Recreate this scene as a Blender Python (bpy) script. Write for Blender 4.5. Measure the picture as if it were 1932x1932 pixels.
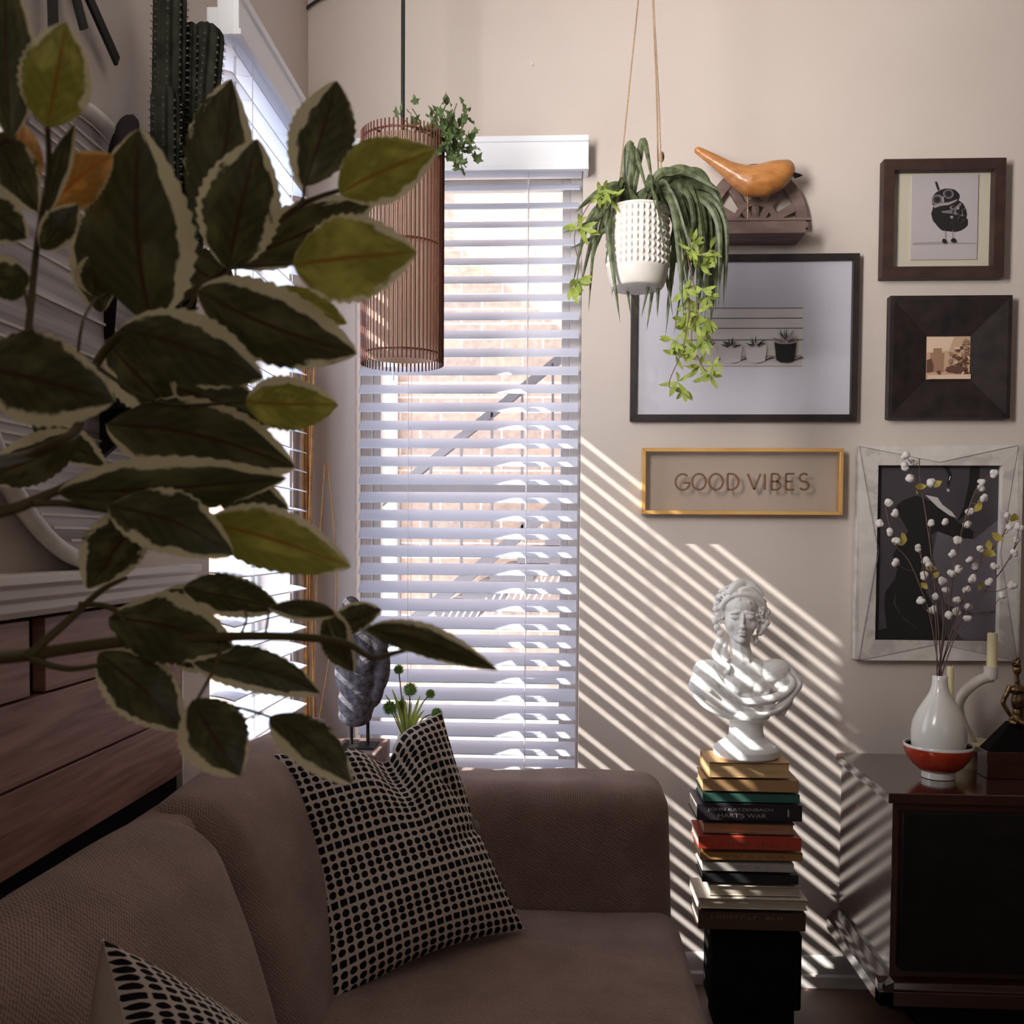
import bpy, bmesh, math, random
from mathutils import Vector, Matrix, Euler, noise
PI = math.pi
scene = bpy.context.scene
for o in list(bpy.data.objects): bpy.data.objects.remove(o)
COL = scene.collection
RND = random.Random(7)

# ---------------------------------------------------------------- camera, world, sun, exposure
FPX = 1830.0
HEYE = 1.14
camd = bpy.data.cameras.new('camera'); cam = bpy.data.objects.new('camera', camd); COL.objects.link(cam)
cam.location = (0, 0, HEYE)
YAW = math.atan(94/FPX); PITCH = 0.035; ROLL = 0.0065
CR = Matrix.Rotation(YAW, 3, 'Z') @ Matrix.Rotation(PI/2-PITCH, 3, 'X') @ Matrix.Rotation(ROLL, 3, 'Z')
cam.rotation_euler = CR.to_euler()
camd.sensor_width = 36; camd.sensor_fit = 'HORIZONTAL'; camd.lens = FPX/1932*36
SHIFT = 118.0
camd.shift_y = SHIFT/1932
camd.clip_start = 0.02; camd.clip_end = 200
camd.dof.use_dof = True; camd.dof.focus_distance = 2.3; camd.dof.aperture_fstop = 16
scene.camera = cam

world = bpy.data.worlds.new('sky'); scene.world = world; world.use_nodes = True
bg = world.node_tree.nodes['Background']; bg.inputs[0].default_value = (0.80, 0.87, 1.0, 1); bg.inputs[1].default_value = 5.0

SUN = Vector((1, 0.352, -0.78)).normalized()
sd = bpy.data.lights.new('sun', 'SUN'); sd.energy = 15.0; sd.angle = 0.008; sd.color = (1, .965, .92)
so = bpy.data.objects.new('sun', sd); COL.objects.link(so); so.rotation_euler = SUN.to_track_quat('-Z', 'Y').to_euler()
so.location = (-6, -2, 6)

def area(name, loc, target, sx, sy, e, col):
    d = bpy.data.lights.new(name, 'AREA'); d.shape = 'RECTANGLE'; d.size = sx; d.size_y = sy; d.energy = e; d.color = col
    o = bpy.data.objects.new(name, d); COL.objects.link(o); o.location = loc
    o.rotation_euler = (Vector(target)-Vector(loc)).to_track_quat('-Z', 'Y').to_euler(); return o
# added fill lamps, out of view: by the left wall and behind the camera
dl = area('fill_left', (-0.60, 0.80, 2.0), (.60, 2.4, 2.25), 0.4, 0.9, 18, (1, .955, .915)); dl.data.spread = math.radians(96)
area('fill_room', (1.2, -1.9, 1.7), (0.1, 2.5, 1.6), 1.6, 1.4, 6, (1, .92, .84))
for nm, loc, tg, sx, sy in (('portal_left', (-0.82, 2.11, 1.3), (0, 2.11, 1.3), .5, 1.62), ('portal_back', (-0.246, 2.66, 1.3), (-0.246, 0, 1.3), .57, 1.62)):
    po = area(nm, loc, tg, sx, sy, 1, (1, 1, 1)); po.data.cycles.is_portal = True

vs = scene.view_settings
vs.view_transform = 'Standard'; vs.look = 'None'; vs.exposure = 0.0; vs.gamma = 1; vs.use_curve_mapping = False
try:
    scene.cycles.use_denoising = True; scene.cycles.max_bounces = 10; scene.cycles.diffuse_bounces = 8
    scene.cycles.transparent_max_bounces = 16; scene.cycles.caustics_refractive = False; scene.cycles.caustics_reflective = False
    scene.cycles.sample_clamp_indirect = 6
except Exception: pass

# ---------------------------------------------------------------- placing helpers
def P(px, py, y=None, x=None, z=None):
    "the point of the plane y=.. (or x=.. or z=..) seen at this pixel of the photograph"
    d = CR @ Vector((px-966, -(py-966-SHIFT), -FPX))
    if y is not None: t = y/d.y
    elif x is not None: t = x/d.x
    else: t = (z-HEYE)/d.z
    return Vector((0, 0, HEYE)) + d*t
def S(y): return y/FPX     # metres per pixel at distance y

# ---------------------------------------------------------------- materials
MATS = {}
def nt(name, col=(.5, .5, .5), rough=.6, metal=0, spec=.4):
    m = bpy.data.materials.new(name); m.use_nodes = True
    b = m.node_tree.nodes['Principled BSDF']
    b.inputs['Base Color'].default_value = (*col, 1); b.inputs['Roughness'].default_value = rough
    b.inputs['Metallic'].default_value = metal; b.inputs['Specular IOR Level'].default_value = spec
    MATS[name] = m
    return m, m.node_tree, b
def N(t, typ, **kw):
    n = t.nodes.new(typ)
    for k, v in kw.items():
        if k in ('inp',):
            for a, c in v.items(): n.inputs[a].default_value = c
        else: setattr(n, k, v)
    return n
def coords(t, kind='Object', scale=(1, 1, 1)):
    tc = N(t, 'ShaderNodeTexCoord'); mp = N(t, 'ShaderNodeMapping'); mp.inputs['Scale'].default_value = scale
    t.links.new(tc.outputs[kind], mp.inputs[0]); return mp.outputs[0]
def ramp(t, fac, stops):
    r = N(t, 'ShaderNodeValToRGB'); e = r.color_ramp.elements
    while len(e) < len(stops): e.new(.5)
    for i, (p, c) in enumerate(stops):
        e[i].position = p; e[i].color = (*c, 1)
    t.links.new(fac, r.inputs[0]); return r.outputs[0]
def noisy(name, c1, c2, scale=20, rough=.6, metal=0, spec=.4, bump=0, stretch=(1, 1, 1), bscale=None, detail=4, lo=.35, hi=.65, coat=0):
    m, t, b = nt(name, c1, rough, metal, spec)
    v = coords(t, 'Object', stretch)
    n = N(t, 'ShaderNodeTexNoise', inp={'Scale': scale, 'Detail': detail}); t.links.new(v, n.inputs[0])
    t.links.new(ramp(t, n.outputs[0], [(lo, c1), (hi, c2)]), b.inputs['Base Color'])
    if bump:
        n2 = N(t, 'ShaderNodeTexNoise', inp={'Scale': bscale or scale*4, 'Detail': 3}); t.links.new(v, n2.inputs[0])
        bp = N(t, 'ShaderNodeBump', inp={'Strength': bump, 'Distance': .002}); t.links.new(n2.outputs[0], bp.inputs['Height'])
        t.links.new(bp.outputs[0], b.inputs['Normal'])
    if coat: b.inputs['Coat Weight'].default_value = coat; b.inputs['Coat Roughness'].default_value = .12
    return m
def thin(name, col, tr=.4, rough=.6, c2=None, scale=30):
    "thin leaf or paper: part of the light goes through"
    m, t, b = nt(name, col, rough)
    out = t.nodes['Material Output']; tl = N(t, 'ShaderNodeBsdfTranslucent'); tl.inputs[0].default_value = (*col, 1)
    if c2:
        n = N(t, 'ShaderNodeTexNoise', inp={'Scale': scale}); t.links.new(coords(t), n.inputs[0])
        c = ramp(t, n.outputs[0], [(.35, col), (.65, c2)]); t.links.new(c, b.inputs['Base Color']); t.links.new(c, tl.inputs[0])
    mx = N(t, 'ShaderNodeMixShader'); mx.inputs[0].default_value = tr
    t.links.new(b.outputs[0], mx.inputs[1]); t.links.new(tl.outputs[0], mx.inputs[2]); t.links.new(mx.outputs[0], out.inputs[0]); return m

wall_m = noisy('wall_paint', (.60, .52, .47), (.63, .55, .50), 3, .85, bump=.12, bscale=260)
noisy('ceiling_paint', (.75, .73, .7), (.78, .76, .73), 3, .9)
noisy('white_trim', (.74, .70, .66), (.79, .75, .71), 8, .45, bump=.05)
noisy('window_vinyl', (.60, .58, .55), (.66, .64, .61), 10, .5)
thin('blind_slat', (.71, .745, .86), .12, .4)
nt('blind_valance', (.82, .83, .86), .35)
nt('cord_white', (.7, .7, .7), .7)
noisy('floor_stained', (.24, .15, .115), (.13, .08, .06), 4, .45, bump=.1, bscale=30, lo=.3, hi=.7)
noisy('black_paint', (.010, .008, .008), (.014, .012, .011), 20, .6, spec=.2)
noisy('black_matte', (.008, .007, .007), (.012, .01, .01), 20, .9, spec=.1)
noisy('plaster', (.78, .76, .74), (.84, .82, .8), 40, .55, bump=.15, bscale=300)
nt('cable_black', (.008, .008, .008), .5)
noisy('stone_grey', (.13, .115, .125), (.025, .02, .026), 70, .85, bump=.7, bscale=300, lo=.35, hi=.7, detail=9)
# fine woven sofa cloth
m, t, b = nt('sofa_fabric', (.22, .15, .13), .9, spec=.15)
v = coords(t, 'Object')
n1 = N(t, 'ShaderNodeTexNoise', inp={'Scale': 14, 'Detail': 6}); t.links.new(v, n1.inputs[0])
sp = N(t, 'ShaderNodeSeparateXYZ'); t.links.new(v, sp.inputs[0])
def mth(op, p, q=None):
    n = N(t, 'ShaderNodeMath', operation=op)
    for i_, w_ in enumerate((p, q)):
        if w_ is None: continue
        if isinstance(w_, (int, float)): n.inputs[i_].default_value = w_
        else: t.links.new(w_, n.inputs[i_])
    return n.outputs[0]
X_, Y_, Z_ = sp.outputs
jit = N(t, 'ShaderNodeTexNoise', inp={'Scale': 120, 'Detail': 2}); t.links.new(v, jit.inputs[0])
ja = mth('MULTIPLY', jit.outputs[0], 5.0)
wa = mth('SINE', mth('ADD', mth('MULTIPLY', mth('ADD', Y_, mth('MULTIPLY', X_, .9)), 1050), ja))
wb = mth('SINE', mth('ADD', mth('MULTIPLY', mth('SUBTRACT', Z_, mth('MULTIPLY', X_, .45)), 900), ja))
wv = mth('ADD', mth('MULTIPLY', mth('MULTIPLY', wa, wb), .5), .5)
mx = N(t, 'ShaderNodeMix', data_type='RGBA', blend_type='MULTIPLY'); mx.inputs[0].default_value = .8
t.links.new(ramp(t, n1.outputs[0], [(.3, (.27, .18, .15)), (.7, (.36, .25, .21))]), mx.inputs[6])
t.links.new(ramp(t, wv, [(.1, (.34, .29, .27)), (.75, (1, 1, 1))]), mx.inputs[7])
t.links.new(mx.outputs[2], b.inputs['Base Color'])
bp = N(t, 'ShaderNodeBump', inp={'Strength': .5, 'Distance': .0015})
t.links.new(wv, bp.inputs['Height']); t.links.new(bp.outputs[0], b.inputs['Normal'])
b.inputs['Sheen Weight'].default_value = .15
# cushion: rows of black dots, squares and half dots on linen, in the mesh's own UV
def dots(name, nu, nv, base, ink):
    m, t, b = nt(name, base, .9, spec=.1)
    tc = N(t, 'ShaderNodeTexCoord'); sp = N(t, 'ShaderNodeSeparateXYZ')
    nz = N(t, 'ShaderNodeTexNoise', inp={'Scale': 70, 'Detail': 1}); t.links.new(tc.outputs['UV'], nz.inputs[0])
    vm = N(t, 'ShaderNodeVectorMath', operation='MULTIPLY_ADD'); vm.inputs[1].default_value = (.007, .007, 0)
    t.links.new(nz.outputs[1], vm.inputs[0]); t.links.new(tc.outputs['UV'], vm.inputs[2]); t.links.new(vm.outputs[0], sp.inputs[0])
    def M(op, a, c=None, d=None):
        n = N(t, 'ShaderNodeMath', operation=op)
        for i, q in enumerate((a, c, d)):
            if q is None: continue
            if isinstance(q, (int, float)): n.inputs[i].default_value = q
            else: t.links.new(q, n.inputs[i])
        return n.outputs[0]
    U = M('MULTIPLY', sp.outputs[0], nu); V = M('MULTIPLY', sp.outputs[1], nv)
    row = M('FLOOR', V)
    fu = M('SUBTRACT', M('FRACT', U), .5); fv = M('SUBTRACT', M('FRACT', V), .5)
    k = M('MODULO', row, 6)                                   # kind of row
    # half dots sit nearer their neighbour: shift of the centre by row kind
    sh = M('MULTIPLY', M('SINE', M('MULTIPLY', k, 1.0472)), .13)
    fv2 = M('ADD', fv, sh)
    p = M('ADD', 2.0, M('MULTIPLY', M('LESS_THAN', M('ABSOLUTE', M('SUBTRACT', k, 3.0)), .5), 4.0))
    au = M('POWER', M('MULTIPLY', M('ABSOLUTE', fu), 2.55), p); av = M('POWER', M('MULTIPLY', M('ABSOLUTE', fv2), 2.55), p)
    d = M('ADD', au, av)
    fac = M('LESS_THAN', d, 1.0)
    mx = N(t, 'ShaderNodeMix', data_type='RGBA'); t.links.new(fac, mx.inputs[0])
    mx.inputs[6].default_value = (*base, 1); mx.inputs[7].default_value = (*ink, 1)
    t.links.new(mx.outputs[2], b.inputs['Base Color'])
    w = N(t, 'ShaderNodeTexNoise', inp={'Scale': 500}); t.links.new(tc.outputs['UV'], w.inputs[0])
    bp = N(t, 'ShaderNodeBump', inp={'Strength': .3, 'Distance': .001}); t.links.new(w.outputs[0], bp.inputs['Height'])
    t.links.new(bp.outputs[0], b.inputs['Normal']); return m
dots('dotted_linen', 24, 28, (.62, .53, .46), (.012, .010, .012))
noisy('plain_linen', (.60, .53, .46), (.64, .57, .50), 60, .9, bump=.3, bscale=500)
noisy('lamp_wood', (.10, .028, .016), (.15, .045, .026), 40, .45, stretch=(1, 1, .1))
thin('lamp_paper', (.85, .74, .64), .6, .8)
noisy('art_wood_amber', (.55, .24, .07), (.40, .15, .04), 25, .4, stretch=(1, 1, 3), coat=.3)
noisy('weathered_wood', (.15, .095, .085), (.22, .15, .13), 40, .7, stretch=(.3, 1, 1), bump=.2)
# plank panel
m, t, b = nt('plank_wood', (.25, .14, .12), .5)
v = coords(t, 'Object', (1, .55, 9)); n = N(t, 'ShaderNodeTexNoise', inp={'Scale': 6, 'Detail': 8, 'Distortion': 1.2}); t.links.new(v, n.inputs[0])
t.links.new(ramp(t, n.outputs[0], [(.3, (.16, .072, .058)), (.55, (.32, .165, .135)), (.75, (.40, .22, .18))]), b.inputs['Base Color'])
noisy('sideboard_wood', (.030, .010, .007), (.055, .018, .012), 12, .14, spec=.7, stretch=(.3, 1, 3), coat=1)
noisy('gold_acrylic', (.62, .33, .09), (.72, .42, .13), 8, .22, metal=.35, spec=.6)
nt('letter_brown', (.22, .12, .065), .35, .3)
nt('mat_board', (.62, .60, .68), .7); nt('mat_cream', (.60, .55, .44), .8)
noisy('frame_black', (.012, .009, .010), (.03, .018, .016), 30, .5)
noisy('frame_brown', (.035, .016, .013), (.055, .026, .02), 30, .55)
noisy('frame_white', (.62, .58, .54), (.70, .66, .62), 30, .5)
noisy('frame_marble', (.50, .45, .42), (.62, .57, .53), 30, .5, lo=.45, hi=.55)
def glass(name, tint=(1, 1, 1), refl=.08, rough=.02):
    m = bpy.data.materials.new(name); m.use_nodes = True; t = m.node_tree; t.nodes.remove(t.nodes['Principled BSDF'])
    out = t.nodes['Material Output']; a = N(t, 'ShaderNodeBsdfTransparent'); a.inputs[0].default_value = (*tint, 1)
    g = N(t, 'ShaderNodeBsdfGlossy'); g.inputs['Roughness'].default_value = rough
    mx = N(t, 'ShaderNodeMixShader'); mx.inputs[0].default_value = refl
    t.links.new(a.outputs[0], mx.inputs[1]); t.links.new(g.outputs[0], mx.inputs[2]); t.links.new(mx.outputs[0], out.inputs[0]); MATS[name] = m
glass('window_glass', (.97, .98, .98), .04); glass('acrylic', (.93, .90, .87), .05, .15); glass('picture_glass', (1, 1, 1), .03, .05)
nt('ceramic_white', (.72, .69, .64), .18, spec=.6); nt('ceramic_matte', (.66, .60, .55), .4)
noisy('pot_white', (.62, .58, .54), (.68, .64, .60), 40, .45)
noisy('red_glaze', (.50, .055, .018), (.38, .03, .012), 30, .18, spec=.7)
nt('candle_wax', (.72, .62, .36), .4); noisy('bronze', (.30, .19, .09), (.06, .035, .02), 60, .32, metal=.9)
noisy('jute', (.36, .24, .15), (.26, .17, .10), 200, .9)
thin('spider_leaf', (.060, .075, .035), .35, .45, (.17, .20, .10), 60)
thin('vine_leaf', (.42, .50, .10), .45, .5, (.30, .38, .09), 60)
thin('ivy_leaf', (.07, .12, .045), .4, .45, (.15, .20, .07), 50)
thin('allium_green', (.26, .44, .12), .3, .6, (.16, .30, .07), 80)
thin('yellow_leaf', (.62, .50, .12), .5, .5)
thin('cotton', (.78, .74, .70), .25, .95)
nt('twig', (.13, .075, .06), .7)
noisy('stem_olive', (.10, .085, .03), (.13, .095, .04), 40, .6)
noisy('reed', (.55, .27, .08), (.36, .16, .05), 60, .55)
noisy('cactus_green', (.010, .011, .008), (.022, .022, .015), 40, .9, spec=.05)
nt('cactus_spine', (.14, .12, .10), .7)
noisy('dark_felt', (.010, .007, .008), (.016, .011, .012), 40, .9, spec=.05)
# round plank decor: bands along the boards
m, t, b = nt('whitewashed_planks', (.5, .48, .5), .6)
v = coords(t, 'Object', (1, .6, 22)); n = N(t, 'ShaderNodeTexNoise', inp={'Scale': 1.6, 'Detail': 5}); t.links.new(v, n.inputs[0])
t.links.new(ramp(t, n.outputs[0], [(.35, (.22, .18, .19)), (.5, (.45, .42, .44)), (.62, (.66, .64, .66))]), b.inputs['Base Color'])
# brick outside
m, t, b = nt('brick', (.5, .3, .2), .85)
tc = N(t, 'ShaderNodeTexCoord'); sp = N(t, 'ShaderNodeSeparateXYZ'); cb = N(t, 'ShaderNodeCombineXYZ')
t.links.new(tc.outputs['Object'], sp.inputs[0]); t.links.new(sp.outputs[0], cb.inputs[0]); t.links.new(sp.outputs[2], cb.inputs[1])
br = N(t, 'ShaderNodeTexBrick', inp={'Scale': 1.0, 'Mortar Size': .005, 'Brick Width': .21, 'Row Height': .075, 'Bias': -.1, 'Color1': (.58, .40, .30, 1), 'Color2': (.42, .32, .27, 1), 'Mortar': (.72, .66, .58, 1)})
t.links.new(cb.outputs[0], br.inputs[0])
n = N(t, 'ShaderNodeTexNoise', inp={'Scale': 30, 'Detail': 6}); t.links.new(tc.outputs['Object'], n.inputs[0])
mx = N(t, 'ShaderNodeMix', data_type='RGBA', blend_type='OVERLAY'); mx.inputs[0].default_value = .5
t.links.new(br.outputs[0], mx.inputs[6]); t.links.new(n.outputs[0], mx.inputs[7]); t.links.new(mx.outputs[2], b.inputs['Base Color'])
bp = N(t, 'ShaderNodeBump', inp={'Strength': .5, 'Distance': .01}); t.links.new(br.outputs[1], bp.inputs['Height']); bp.invert = True
t.links.new(bp.outputs[0], b.inputs['Normal'])
nt('steel_grey', (.13, .12, .13), .6); nt('pipe_white', (.85, .83, .80), .5); noisy('ground_concrete', (.4, .38, .35), (.5, .48, .45), 2, .9)
# variegated foreground leaves: green heart, cream rim (UV: u along, v across)
def leafmat(name, g1, g2, rim, edge, tr):
    m, t, b = nt(name, g1, .42, spec=.35)
    uv = N(t, 'ShaderNodeUVMap'); sp = N(t, 'ShaderNodeSeparateXYZ'); t.links.new(uv.outputs[0], sp.inputs[0])
    oi = N(t, 'ShaderNodeObjectInfo')
    def M(op, a, c=None):
        n = N(t, 'ShaderNodeMath', operation=op)
        for i, q in enumerate((a, c)):
            if q is None: continue
            if isinstance(q, (int, float)): n.inputs[i].default_value = q
            else: t.links.new(q, n.inputs[i])
        return n.outputs[0]
    av = M('ABSOLUTE', M('SUBTRACT', M('MULTIPLY', sp.outputs[1], 2), 1))
    nz = N(t, 'ShaderNodeTexNoise', noise_dimensions='4D', inp={'Scale': 4.5, 'Detail': 4}); t.links.new(uv.outputs[0], nz.inputs[0])
    t.links.new(M('MULTIPLY', oi.outputs['Random'], 50), nz.inputs['W'])
    # wider rim towards the tip and on a random side
    side = M('MULTIPLY', M('SUBTRACT', sp.outputs[1], .5), M('MULTIPLY', M('SUBTRACT', oi.outputs['Random'], .5), 1.1))
    tip = M('MULTIPLY', M('POWER', sp.outputs[0], 5), .38)
    e = M('ADD', M('ADD', av, M('MULTIPLY', M('SUBTRACT', nz.outputs[0], .5), .95)), M('ADD', side, tip))
    fac = N(t, 'ShaderNodeMapRange', inp={1: edge, 2: edge+.07}); t.links.new(e, fac.inputs[0])
    # dark midrib and veins
    wv = N(t, 'ShaderNodeTexWave', inp={'Scale': 2.2, 'Distortion': 3, 'Detail': 2})
    vv = N(t, 'ShaderNodeCombineXYZ'); t.links.new(M('SUBTRACT', sp.outputs[0], M('MULTIPLY', av, .35)), vv.inputs[0]); t.links.new(vv.outputs[0], wv.inputs[0])
    mt2 = N(t, 'ShaderNodeTexNoise', noise_dimensions='4D', inp={'Scale': 3.2, 'Detail': 5}); t.links.new(uv.outputs[0], mt2.inputs[0]); t.links.new(M('MULTIPLY', oi.outputs['Random'], 90), mt2.inputs['W'])
    gcol0 = ramp(t, wv.outputs[0], [(.0, tuple(q*.85+w*.15 for q, w in zip(g1, g2))), (.9, tuple(q*.5+w*.5 for q, w in zip(g1, g2)))])
    mg = N(t, 'ShaderNodeMix', data_type='RGBA'); t.links.new(gcol0, mg.inputs[6]); mg.inputs[7].default_value = (g2[0]*1.9, g2[1]*1.8, g2[2]*1.9, 1)
    mgr = N(t, 'ShaderNodeMapRange', inp={1: .48, 2: .75}); t.links.new(mt2.outputs[0], mgr.inputs[0]); t.links.new(mgr.outputs[0], mg.inputs[0]); gcol = mg.outputs[2]
    rib = N(t, 'ShaderNodeMapRange', inp={1: .015, 2: .09}); t.links.new(av, rib.inputs[0])
    mr = N(t, 'ShaderNodeMix', data_type='RGBA'); t.links.new(rib.outputs[0], mr.inputs[0]); mr.inputs[6].default_value = (g1[0]*1.2, g1[1]*.6, g1[2]*.6, 1); t.links.new(gcol, mr.inputs[7])
    mx = N(t, 'ShaderNodeMix', data_type='RGBA'); t.links.new(fac.outputs[0], mx.inputs[0]); t.links.new(mr.outputs[2], mx.inputs[6]); mx.inputs[7].default_value = (*rim, 1)
    t.links.new(mx.outputs[2], b.inputs['Base Color'])
    out = t.nodes['Material Output']; tl = N(t, 'ShaderNodeBsdfTranslucent'); t.links.new(mx.outputs[2], tl.inputs[0])
    ms = N(t, 'ShaderNodeMixShader'); ms.inputs[0].default_value = tr
    t.links.new(b.outputs[0], ms.inputs[1]); t.links.new(tl.outputs[0], ms.inputs[2]); t.links.new(ms.outputs[0], out.inputs[0])
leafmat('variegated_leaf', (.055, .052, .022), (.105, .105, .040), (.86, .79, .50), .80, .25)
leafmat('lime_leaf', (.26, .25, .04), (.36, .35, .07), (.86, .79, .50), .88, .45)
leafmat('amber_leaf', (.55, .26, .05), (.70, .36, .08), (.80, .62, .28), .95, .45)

# ---------------------------------------------------------------- mesh helpers
class MB:
    def __init__(s): s.v = []; s.f = []; s.uv = {}; s.mi = []; s.cur = 0
    def add(s, vs, fs):
        k = len(s.v); s.v += [Vector(q) for q in vs]; s.f += [tuple(i+k for i in f) for f in fs]; s.mi += [s.cur]*len(fs); return s
    def box(s, a, b, M=None):
        x0, y0, z0 = [min(a[i], b[i]) for i in range(3)]; x1, y1, z1 = [max(a[i], b[i]) for i in range(3)]
        vs = [Vector(q) for q in ((x0, y0, z0), (x1, y0, z0), (x1, y1, z0), (x0, y1, z0), (x0, y0, z1), (x1, y0, z1), (x1, y1, z1), (x0, y1, z1))]
        if M: vs = [M @ q for q in vs]
        return s.add(vs, [(3, 2, 1, 0), (4, 5, 6, 7), (0, 1, 5, 4), (1, 2, 6, 5), (2, 3, 7, 6), (3, 0, 4, 7)])
    def prism(s, pts, d, c=None):
        "polygon (3-D points) pushed along vector d"
        n = len(pts); d = Vector(d); vs = [Vector(p) for p in pts]+[Vector(p)+d for p in pts]
        fs = [tuple(range(n))[::-1], tuple(range(n, 2*n))]+[(i, (i+1) % n, n+(i+1) % n, n+i) for i in range(n)]
        return s.add(vs, fs)
    def tube(s, pts, r, seg=8, closed=False, cap=True):
        pts = [Vector(p) for p in pts]; n = len(pts)
        rs = r if isinstance(r, (list, tuple)) else [r]*n
        vs = []; prev = None
        for i, p in enumerate(pts):
            if closed: tg = pts[(i+1) % n]-pts[i-1]
            else: tg = pts[min(i+1, n-1)]-pts[max(i-1, 0)]
            if tg.length < 1e-9: tg = Vector((0, 0, 1))
            tg.normalize()
            if prev is None: u = tg.orthogonal().normalized()
            else:
                u = prev-tg*prev.dot(tg)
                u = u.normalized() if u.length > 1e-6 else tg.orthogonal().normalized()
            prev = u; w = tg.cross(u)
            for k in range(seg):
                a = 2*PI*k/seg; vs.append(p+(u*math.cos(a)+w*math.sin(a))*rs[i])
        fs = []
        for i in range(n if closed else n-1):
            j = (i+1) % n
            for k in range(seg): fs.append((i*seg+k, i*seg+(k+1) % seg, j*seg+(k+1) % seg, j*seg+k))
        if cap and not closed: fs += [tuple(range(seg))[::-1], tuple((n-1)*seg+k for k in range(seg))]
        return s.add(vs, fs)
    def lathe(s, prof, c, seg=32, mod=None, M=None):
        "profile [(r, z)] turned about the vertical through c"
        vs = []; c = Vector(c)
        for i, (r, z) in enumerate(prof):
            for k in range(seg):
                a = 2*PI*k/seg; rr = r*(mod(i, a) if mod else 1); q = Vector((rr*math.cos(a), rr*math.sin(a), z))
                vs.append(c+(M @ q if M else q))
        fs = [(i*seg+k, i*seg+(k+1) % seg, (i+1)*seg+(k+1) % seg, (i+1)*seg+k) for i in range(len(prof)-1) for k in range(seg)]
        if prof[0][0] > 1e-5: fs.append(tuple(range(seg))[::-1])
        if prof[-1][0] > 1e-5: fs.append(tuple((len(prof)-1)*seg+k for k in range(seg)))
        return s.add(vs, fs)
    def ball(s, c, r, nu=16, nv=10, M=None):
        r = (r, r, r) if isinstance(r, (int, float)) else r
        vs = []; c = Vector(c)
        for i in range(nv+1):
            th = PI*i/nv
            for k in range(nu):
                a = 2*PI*k/nu; q = Vector((r[0]*math.sin(th)*math.cos(a), r[1]*math.sin(th)*math.sin(a), r[2]*math.cos(th)))
                vs.append(c+(M @ q if M else q))
        fs = [(i*nu+k, (i+1)*nu+k, (i+1)*nu+(k+1) % nu, i*nu+(k+1) % nu) for i in range(nv) for k in range(nu)]
        return s.add(vs, fs)
    def strip(s, L, R):
        n = len(L); return s.add(list(L)+list(R), [(i, i+1, n+i+1, n+i) for i in range(n-1)])
def rbox(a, b, r, n=10, fn=None):
    "box with rounded edges, finely divided; fn moves each point"
    mb = MB(); a = Vector(a); b = Vector(b)
    def ax(lo, hi):
        m = n; k = 5
        e = [lo+r*(1-math.cos(PI/2*i/k)) for i in range(k)]
        mid = [lo+r+(hi-lo-2*r)*i/m for i in range(m+1)]
        return e+mid+[hi-(q-lo) for q in e[::-1]]
    X, Y, Z = ax(a.x, b.x), ax(a.y, b.y), ax(a.z, b.z)
    def pt(q):
        i = Vector([min(max(q[j], a[j]+r), b[j]-r) for j in range(3)]); d = q-i
        q = i+d.normalized()*r if d.length > 1e-9 else q
        return fn(q) if fn else q
    def face(A, B, mk, flip):
        na, nb = len(A), len(B); vs = [pt(mk(p, q)) for p in A for q in B]
        fs = [(i*nb+j, (i+1)*nb+j, (i+1)*nb+j+1, i*nb+j+1) for i in range(na-1) for j in range(nb-1)]
        if flip: fs = [f[::-1] for f in fs]
        mb.add(vs, fs)
    face(X, Y, lambda p, q: Vector((p, q, b.z)), 0); face(X, Y, lambda p, q: Vector((p, q, a.z)), 1)
    face(X, Z, lambda p, q: Vector((p, a.y, q)), 0); face(X, Z, lambda p, q: Vector((p, b.y, q)), 1)
    face(Y, Z, lambda p, q: Vector((b.x, p, q)), 0); face(Y, Z, lambda p, q: Vector((a.x, p, q)), 1)
    mb.weld = True
    return mb

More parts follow.
